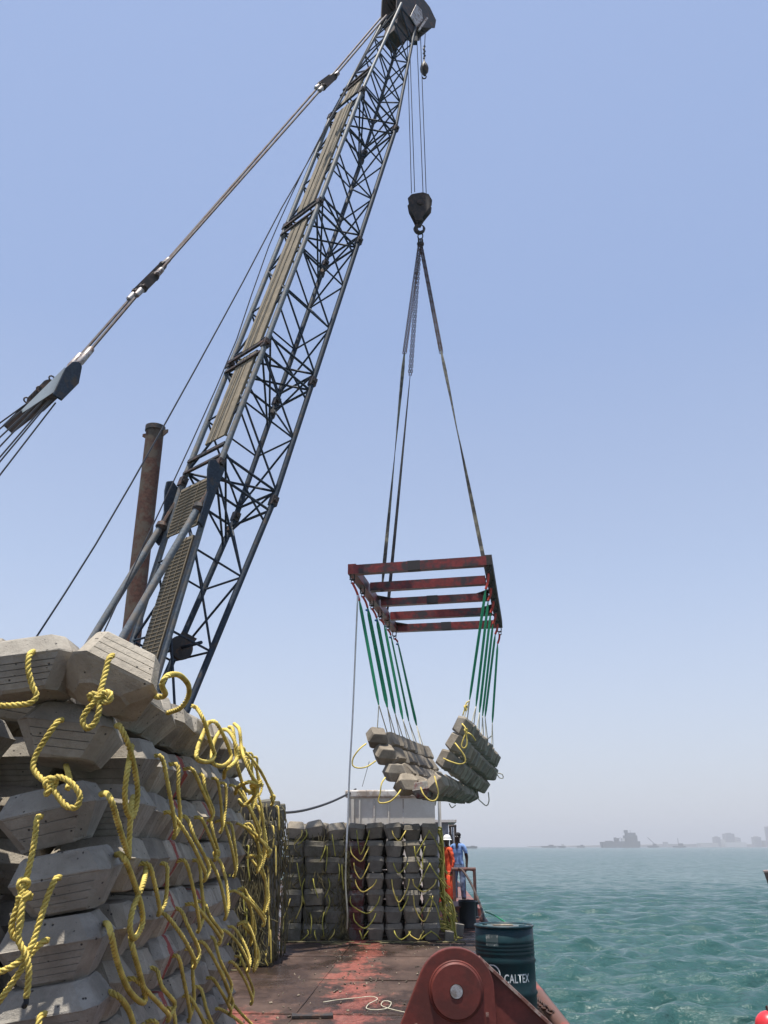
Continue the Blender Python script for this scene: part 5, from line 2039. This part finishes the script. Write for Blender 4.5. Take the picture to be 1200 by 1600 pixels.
# ------------------------------------------------------------------ people
def person(name, base, height, yaw, label, top, bottom, short_sleeves, pose):
    t = thing(name, base, label, 'person')
    s_ = height / 1.75
    J = {}
    J['pelvis'] = (0, 0, 0.94, 0.135, 0.10)
    J['belly'] = (0, 0, 1.08, 0.135, 0.10)
    J['chest'] = (0, 0.0, 1.28, 0.155, 0.11)
    J['collar'] = (0, 0.0, 1.43, 0.10, 0.085)
    J['neck'] = (0, 0.0, 1.50, 0.055, 0.055)
    J['headb'] = (0, -0.015, 1.575, 0.07, 0.075)
    J['head'] = (0, -0.015, 1.66, 0.078, 0.09)
    J['crown'] = (0, 0.0, 1.725, 0.055, 0.06)
    E_ = [('pelvis', 'belly'), ('belly', 'chest'), ('chest', 'collar'), ('collar', 'neck'), ('neck', 'headb'), ('headb', 'head'), ('head', 'crown')]
    for sg, nm_ in ((-1, 'l'), (1, 'r')):
        a = pose['arm_' + nm_]
        J['sh' + nm_] = (0.17 * sg, 0.0, 1.40, 0.068, 0.068)
        J['up' + nm_] = (0.215 * sg, 0.0, 1.28, 0.058, 0.058)
        J['el' + nm_] = (a[0][0] * sg, a[0][1], a[0][2], 0.045, 0.045)
        J['wr' + nm_] = (a[1][0] * sg, a[1][1], a[1][2], 0.030, 0.033)
        J['pa' + nm_] = (a[2][0] * sg, a[2][1], a[2][2], 0.038, 0.026)
        E_ += [('collar', 'sh' + nm_), ('sh' + nm_, 'up' + nm_), ('up' + nm_, 'el' + nm_), ('el' + nm_, 'wr' + nm_), ('wr' + nm_, 'pa' + nm_)]
        l = pose['leg_' + nm_]
        J['hip' + nm_] = (0.095 * sg, 0, 0.86, 0.105, 0.105)
        J['th' + nm_] = (0.11 * sg, 0.0, 0.68, 0.092, 0.095)
        J['kn' + nm_] = (l[0][0] * sg, l[0][1], 0.49, 0.070, 0.075)
        J['ca' + nm_] = (l[0][0] * sg, l[0][1] + 0.01, 0.30, 0.068, 0.07)
        J['an' + nm_] = (l[1][0] * sg, l[1][1], 0.10, 0.055, 0.06)
        J['he' + nm_] = (l[1][0] * sg, l[1][1], 0.045, 0.045, 0.05)
        J['to' + nm_] = (l[1][0] * sg * 1.15, l[1][1] - 0.15, 0.035, 0.045, 0.03)
        E_ += [('pelvis', 'hip' + nm_), ('hip' + nm_, 'th' + nm_), ('th' + nm_, 'kn' + nm_), ('kn' + nm_, 'ca' + nm_), ('ca' + nm_, 'an' + nm_), ('an' + nm_, 'he' + nm_), ('he' + nm_, 'to' + nm_)]
    names = list(J)
    me = bpy.data.meshes.new('body')
    me.from_pydata([(J[n][0] * s_, J[n][1] * s_, J[n][2] * s_) for n in names], [(names.index(a), names.index(b_)) for a, b_ in E_], [])
    ob = bpy.data.objects.new('body', me)
    C.objects.link(ob)
    sk = ob.modifiers.new('skin', 'SKIN')
    sk.use_smooth_shade = True
    lay = me.skin_vertices[0].data if me.skin_vertices else None
    if lay is None:
        bpy.context.view_layer.update()
        lay = me.skin_vertices[0].data
    for i, n in enumerate(names):
        lay[i].radius = (J[n][3] * s_, J[n][4] * s_)
        lay[i].use_root = (n == 'pelvis')
    sb = ob.modifiers.new('sub', 'SUBSURF')
    sb.levels = 2
    sb.render_levels = 2
    bpy.context.view_layer.update()
    dg = bpy.context.evaluated_depsgraph_get()
    m2 = bpy.data.meshes.new_from_object(ob.evaluated_get(dg))
    bpy.data.objects.remove(ob)
    m2.materials.clear()
    for k in ('skin', top, bottom, 'boot'):
        m2.materials.append(M[k])
    rz = Matrix.Rotation(yaw, 3, 'Z')
    rnd = random.Random(3)
    for p in m2.polygons:
        c_ = p.center / s_
        mi = 1
        if c_.z > 1.475:
            mi = 0
        elif c_.z < 0.11:
            mi = 3
        elif abs(c_.x) > 0.165 and c_.z < (1.22 if short_sleeves else 0.90) and c_.z > 0.6 and (abs(c_.x) > 0.19):
            mi = 0
        elif c_.z < 0.95:
            mi = 2
        p.material_index = mi
        p.use_smooth = True
    # folds in the cloth
    for v in m2.vertices:
        z = v.co.z / s_
        if z < 1.42 and z > 0.12 and (abs(v.co.x) < 0.19 or not short_sleeves):
            v.co += v.co.normalized() * 0
            n = 0.010 * math.sin(z * 46 + 9 * v.co.x) * math.sin(z * 17 + 30 * v.co.x + 14 * v.co.y)
            h = V((v.co.x, v.co.y, 0))
            if h.length > 0.01:
                v.co += h.normalized() * n
    for v in m2.vertices:
        v.co = rz @ v.co
    body = bpy.data.objects.new('body', m2)
    C.objects.link(body)
    body.parent = t

    def Wp(p):
        return V(base) + rz @ (V(p) * s_)
    # face: nose, ears, eyes, mouth
    b = MB()
    b.prism([(-0.012, 0), (0.012, 0), (0.004, 0.045), (-0.004, 0.045)], Wp((0, -0.098, 1.615)), rz @ V((1, 0, 0)), V((0, 0, 1)), rz @ V((0, -0.022, 0)))
    for sg in (-1, 1):
        b.ball(Wp((0.078 * sg, -0.005, 1.635)), 0.02, 8, (0.5, 1, 1.5))
    b.obj('nose_and_ears', 'skin', t, smooth='all')
    b = MB()
    for sg in (-1, 1):
        b.ball(Wp((0.030 * sg, -0.092, 1.655)), 0.010, 8)
    b.obj('eyes', 'white', t, smooth='all')
    # fingers
    for sg, nm_ in ((-1, 'l'), (1, 'r')):
        a = pose['arm_' + nm_]
        pa = V((a[2][0] * sg, a[2][1], a[2][2]))
        dr_ = (pa - V((a[1][0] * sg, a[1][1], a[1][2]))).normalized()
        b = MB()
        for f in range(4):
            L_ = (0.07, 0.08, 0.075, 0.058)[f]
            o_ = V((0, -0.026 + 0.018 * f, 0))
            st = pa + o_ - dr_ * 0.01
            b.sweep([Wp(st), Wp(st + dr_ * L_ * 0.6), Wp(st + dr_ * L_ + V((-0.012 * sg, 0, 0)))], 0.009, 5)
        b.sweep([Wp(pa + V((0, -0.03, 0.03))), Wp(pa + V((-0.01 * sg, -0.05, -0.0))), Wp(pa + V((-0.012 * sg, -0.055, -0.03)))], 0.010, 5)
        b.obj('fingers', 'skin', t, smooth='all')
    return t, Wp, rz


straight = {'arm_l': [(0.238, 0.03, 1.10), (0.235, -0.01, 0.86), (0.225, -0.03, 0.79)], 'arm_r': [(0.238, 0.03, 1.10), (0.235, -0.01, 0.86), (0.225, -0.03, 0.79)],
            'leg_l': [(0.12, -0.02), (0.14, 0.0)], 'leg_r': [(0.115, -0.04), (0.125, -0.01)]}
pY = 25.4
p1 = V((at(718, 1404, pY).x, pY, 0.2))
h1 = at(718, 1302, pY).z - 0.19
t, Wp, rz = person('person', p1, h1 / 1.0, R(-22), 'standing person in a light blue short-sleeved shirt and blue trousers behind the railing', 'shirt', 'trousers', True, straight)
b = MB()
b.ball(Wp((0, 0.012, 1.70)), 0.098, 14, (0.95, 1.1, 0.72))
b.obj('hair', 'hair', t, smooth='all')
for sg in (-1, 1):
    MB().box(Wp((0.075 * sg, -0.128, 1.27)), (0.09, 0.012, 0.10), rz).obj('shirt_pocket', 'shirt', t, bevel=0.004)
b = MB()
b.prism([(-0.05, 0.06), (0.05, 0.06), (0.0, -0.10)], Wp((0, -0.096, 1.43)), rz @ V((1, 0, 0)), V((0, 0, 1)), rz @ V((0, -0.02, 0)))
b.obj('open_collar', 'skin', t)
side_pose = {'arm_l': [(0.25, -0.02, 1.12), (0.20, -0.16, 0.96), (0.17, -0.22, 0.93)], 'arm_r': [(0.26, 0.03, 1.10), (0.26, -0.03, 0.87), (0.25, -0.05, 0.80)],
             'leg_l': [(0.13, -0.03), (0.16, 0.02)], 'leg_r': [(0.13, -0.05), (0.15, -0.02)]}
pY2 = 24.9
p2 = V((at(701, 1404, pY2).x, pY2, 0.2))
h2 = at(697, 1308, pY2).z - 0.19
t, Wp, rz = person('person', p2, h2, R(-60), 'standing person in loose orange coveralls and a white helmet beside the rope bundle', 'orange', 'orange', False, side_pose)
b = MB()
b.lathe([(0.135, -0.01), (0.13, 0.0), (0.112, 0.012), (0.108, 0.05), (0.085, 0.10), (0.045, 0.125), (0.005, 0.13)], Wp((0, 0.0, 1.675)), V((0, 0, 1)), 20)
b.obj('helmet', 'white', t, smooth=True)
for sg in (-1, 1):
    b = MB()
    b.lathe([(0.115, 0.10), (0.135, 0.16), (0.12, 0.45), (0.115, 0.80)], Wp((0.13 * sg, 0, 0)), V((0, 0, 1)), 14)
    b.obj('loose_trouser_leg', 'orange', t, smooth='all')
# orange heap on the platform beside them
hp_ = at(690, 1402, 24.4)
o = MB()
for q_ in range(7):
    o.ball(V((hp_.x + 0.10 * math.cos(q_ * 2.1) * (q_ % 3) / 2, 24.4 + 0.1 * math.sin(q_ * 1.7), 0.28 + 0.05 * (q_ % 4))), 0.10, 8, (1.2, 1, 0.8))
o = o.obj('orange_cloth_bundle', 'orange', smooth='all')
tag(o, 'crumpled orange cloth bundle at the feet of the orange worker', 'cloth')

# ------------------------------------------------------------------ things in and across the water
t = thing('timber_fender', at(1200, 1380, 55), 'dark timber fender end with a pale cap at the right edge over the sea', 'fender')
pA = at(1193.5, 1363, 55)
MB().prism([(0, 0), (1.6, 0), (1.6, -1.75), (0.33, -1.75)], pA, V((1, 0, 0)), V((0, 0, 1)), V((0.52, 1.2, 0))).obj('timber_body', 'timber', t)
MB().prism([(-0.03, 0), (1.6, 0), (1.6, 0.1), (-0.03, 0.1)], pA, V((1, 0, 0)), V((0, 0, 1)), V((0.53, 1.22, 0))).obj('timber_cap', 'timber_top', t)
MB().box(pA + V((1.3, 0.6, -1.7)), (0.7, 0.5, 2.6)).obj('timber_post', 'timber', t)
bp = at(1203, 1604, 16.6)
t = thing('mooring_buoy', V((bp.x, bp.y, WZ)), 'bright red round buoy floating at the bottom right corner', 'buoy')
MB().ball(V((bp.x, bp.y, bp.z)), 0.24, 24).obj('float', 'buoy', t, smooth='all')
MB().torus(V((bp.x, bp.y, bp.z + 0.27)), V((1, 0, 0)), 0.04, 0.012, 12, 6).obj('eye', 'dark_steel', t, smooth='all')


def far_y(px, Y):
    return at(px, 1322, Y)


def fpx(Y):
    return (Y * cP) / FPX           # metres per pixel near the horizon at distance Y


# grey ship with high stern
Y = 2600
k = fpx(Y)
x0 = far_y(941, Y).x
t = thing('cargo_ship', V((x0 + 30 * k, Y, WZ)), 'grey ship with a tall superstructure at its right end on the horizon', 'ship')
hl = MB().prism([(0, 7.5), (1, 2), (3, -3), (58, -3), (60, 3), (60, 8.5), (22, 8.2)], V((x0, Y, 0)), V((k, 0, 0)), V((0, 0, k)), V((0, 28, 0)))
hl.obj('hull', 'ship', t)
for nm_, a, b_, z0, z1, mt in (('superstructure', 37, 57, 8, 17, 'ship'), ('bridge', 40, 55, 17, 21, 'ship'), ('funnel', 39, 43, 21, 25, 'ship'), ('deckhouse', 33, 39, 8, 13, 'ship_white'),
                               ('deck_crane', 22, 24, 8, 14, 'ship'), ('deck_crane', 26, 28.5, 8, 13, 'ship'), ('cargo', 8, 18, 7.5, 9.2, 'ship')):
    MB().box(V((x0 + (a + b_) / 2 * k, Y + 14, (z0 + z1) / 2 * k)), ((b_ - a) * k, 18, (z1 - z0) * k)).obj(nm_, mt, t)
MB().tube(V((x0 + 48 * k, Y + 14, 20 * k)), V((x0 + 48 * k, Y + 14, 25 * k)), 0.6, 6).obj('mast', 'ship', t)
MB().tube(V((x0 + 25 * k, Y + 14, 10 * k)), V((x0 + 32 * k, Y + 14, 14 * k)), 0.7, 6).obj('derrick_arm', 'ship', t)
# small low boats
for i, (px0, px1, Yb, lab, hh) in enumerate(((726, 746, 1500, 'tiny flat dark barge on the horizon right behind the worker in blue', 1.7), (846, 870, 2400, 'small distant boat left of centre of the water horizon', 2.6),
                                             (872, 884, 2300, 'small distant boat with a pale cabin, second in the row on the horizon', 3.6), (902, 914, 2500, 'small dark distant boat just left of the grey ship', 2.6),
                                             (1012, 1030, 2700, 'distant workboat with a leaning crane arm right of the grey ship', 4.0), (1052, 1072, 2700, 'distant boat with a tall thin mast on the horizon', 4.5))):
    k = fpx(Yb)
    xa, xb = far_y(px0, Yb).x, far_y(px1, Yb).x
    t = thing('distant_boat', V(((xa + xb) / 2, Yb, WZ)), lab, 'boat', 'boats on the horizon')
    w = xb - xa
    MB().prism([(0, 1.6 * k), (0.08 * w, WZ - 1), (0.95 * w, WZ - 1), (w, 1.8 * k)], V((xa, Yb, 0)), V((1, 0, 0)), V((0, 0, 1)), V((0, 8, 0))).obj('hull', 'ship', t)
    MB().box(V((xa + w * 0.65, Yb + 4, 0.5 * hh * k + 0.8 * k)), (w * 0.3, 5, hh * k)).obj('cabin', 'ship_white' if i == 2 else 'ship', t)
    if i >= 4:
        m1 = V((xa + w * (0.1 if i == 4 else 0.45), Yb + 4, (14 if i == 4 else 13) * k))
        m0 = V((xa + w * (0.8 if i == 4 else 0.45), Yb + 4, 2 * k))
        MB().tube(m0, m1, 1.0 if i == 4 else 0.9, 6).obj('crane_arm' if i == 4 else 'mast', 'ship', t)
# shore and skyline
Y = 4200
k = fpx(Y)
b = MB()
vs = []
n = 80
xs = [far_y(840 + i * (1700 - 840) / n, Y).x for i in range(n + 1)]
r5 = random.Random(9)
top = []
for i, x in enumerate(xs):
    px = 840 + i * (1700 - 840) / n
    top.append((1.2 + 2.6 * min(1, max(0, (px - 880) / 150)) + r5.uniform(-0.8, 0.8)) * k)
poly = [(x, z) for x, z in zip(xs, top)]
b.prism([(xs[0], WZ - 1)] + [(xs[-1], WZ - 1)] + poly[::-1], V((0, Y, 0)), V((1, 0, 0)), V((0, 0, 1)), V((0, 300, 0)))
o = b.obj('far_shore', 'shore')
tag(o, 'low hazy shoreline along the right half of the horizon', kind='structure')
bl = [(1113, 1121, 14, 'far_building', 'small grey block at the left end of the hazy pale cluster'), (1121, 1127, 11, 'far_pale', 'narrow pale block left of the domed hazy building'),
      (1128, 1142, 19, 'far_building', 'broad hazy stepped building at the centre of the shore cluster'), (1143, 1150, 13, 'far_pale', 'low pale building right of the stepped hazy building'),
      (1126, 1157, 6.5, 'ship_white', 'long low white shed along the shore'), (1170, 1180, 14, 'far_building', 'rounded hazy grey building left of the tall tower'),
      (1184, 1190, 9, 'far_building', 'low hazy block beside the tall tower'), (1191, 1206, 29, 'far_building', 'tall grey square tower cut by the right edge'),
      (1030, 1034, 7, 'far_building', 'small hazy hut on the shore near the mast'), (1082, 1110, 5.5, 'far_pale', 'long low hazy warehouse on the shore'),
      (955, 990, 4.5, 'far_building', 'low dark shed on the shore behind the ship')]
for i, (a, b_, h_, mt, lab) in enumerate(bl):
    xa, xb = far_y(a, Y).x, far_y(b_, Y).x
    t = thing('distant_building', V(((xa + xb) / 2, Y - 40, 0)), lab, 'building')
    yy = Y - 30 - 6 * i
    MB().box(V(((xa + xb) / 2, yy, h_ * k / 2)), (xb - xa, 40, h_ * k)).obj('wall', mt, t)
    if h_ > 12:
        fl = int(h_ / 2.6)
        for q_ in range(fl):
            MB().box(V(((xa + xb) / 2, yy - 20.3, (q_ + 0.6) * h_ * k / fl)), ((xb - xa) * 0.86, 0.6, 0.9 * k)).obj('window_band', 'far_glass', t)
        MB().box(V(((xa + xb) / 2, yy, h_ * k + 0.6 * k)), ((xb - xa) * 0.5, 20, 1.2 * k)).obj('roof_house', mt, t)
    if i == 5:
        MB().ball(V(((xa + xb) / 2, yy, h_ * k)), (xb - xa) * 0.42, 12, (1, 1, 0.5)).obj('dome', mt, t)

# ------------------------------------------------------------------ haze
hz = MB()
hz.box(V((0, 0, 55)), (29000, 29000, 116))
o = hz.obj('haze', 'haze')
tag(o, 'thin pale sea haze over the whole scene', kind='stuff')
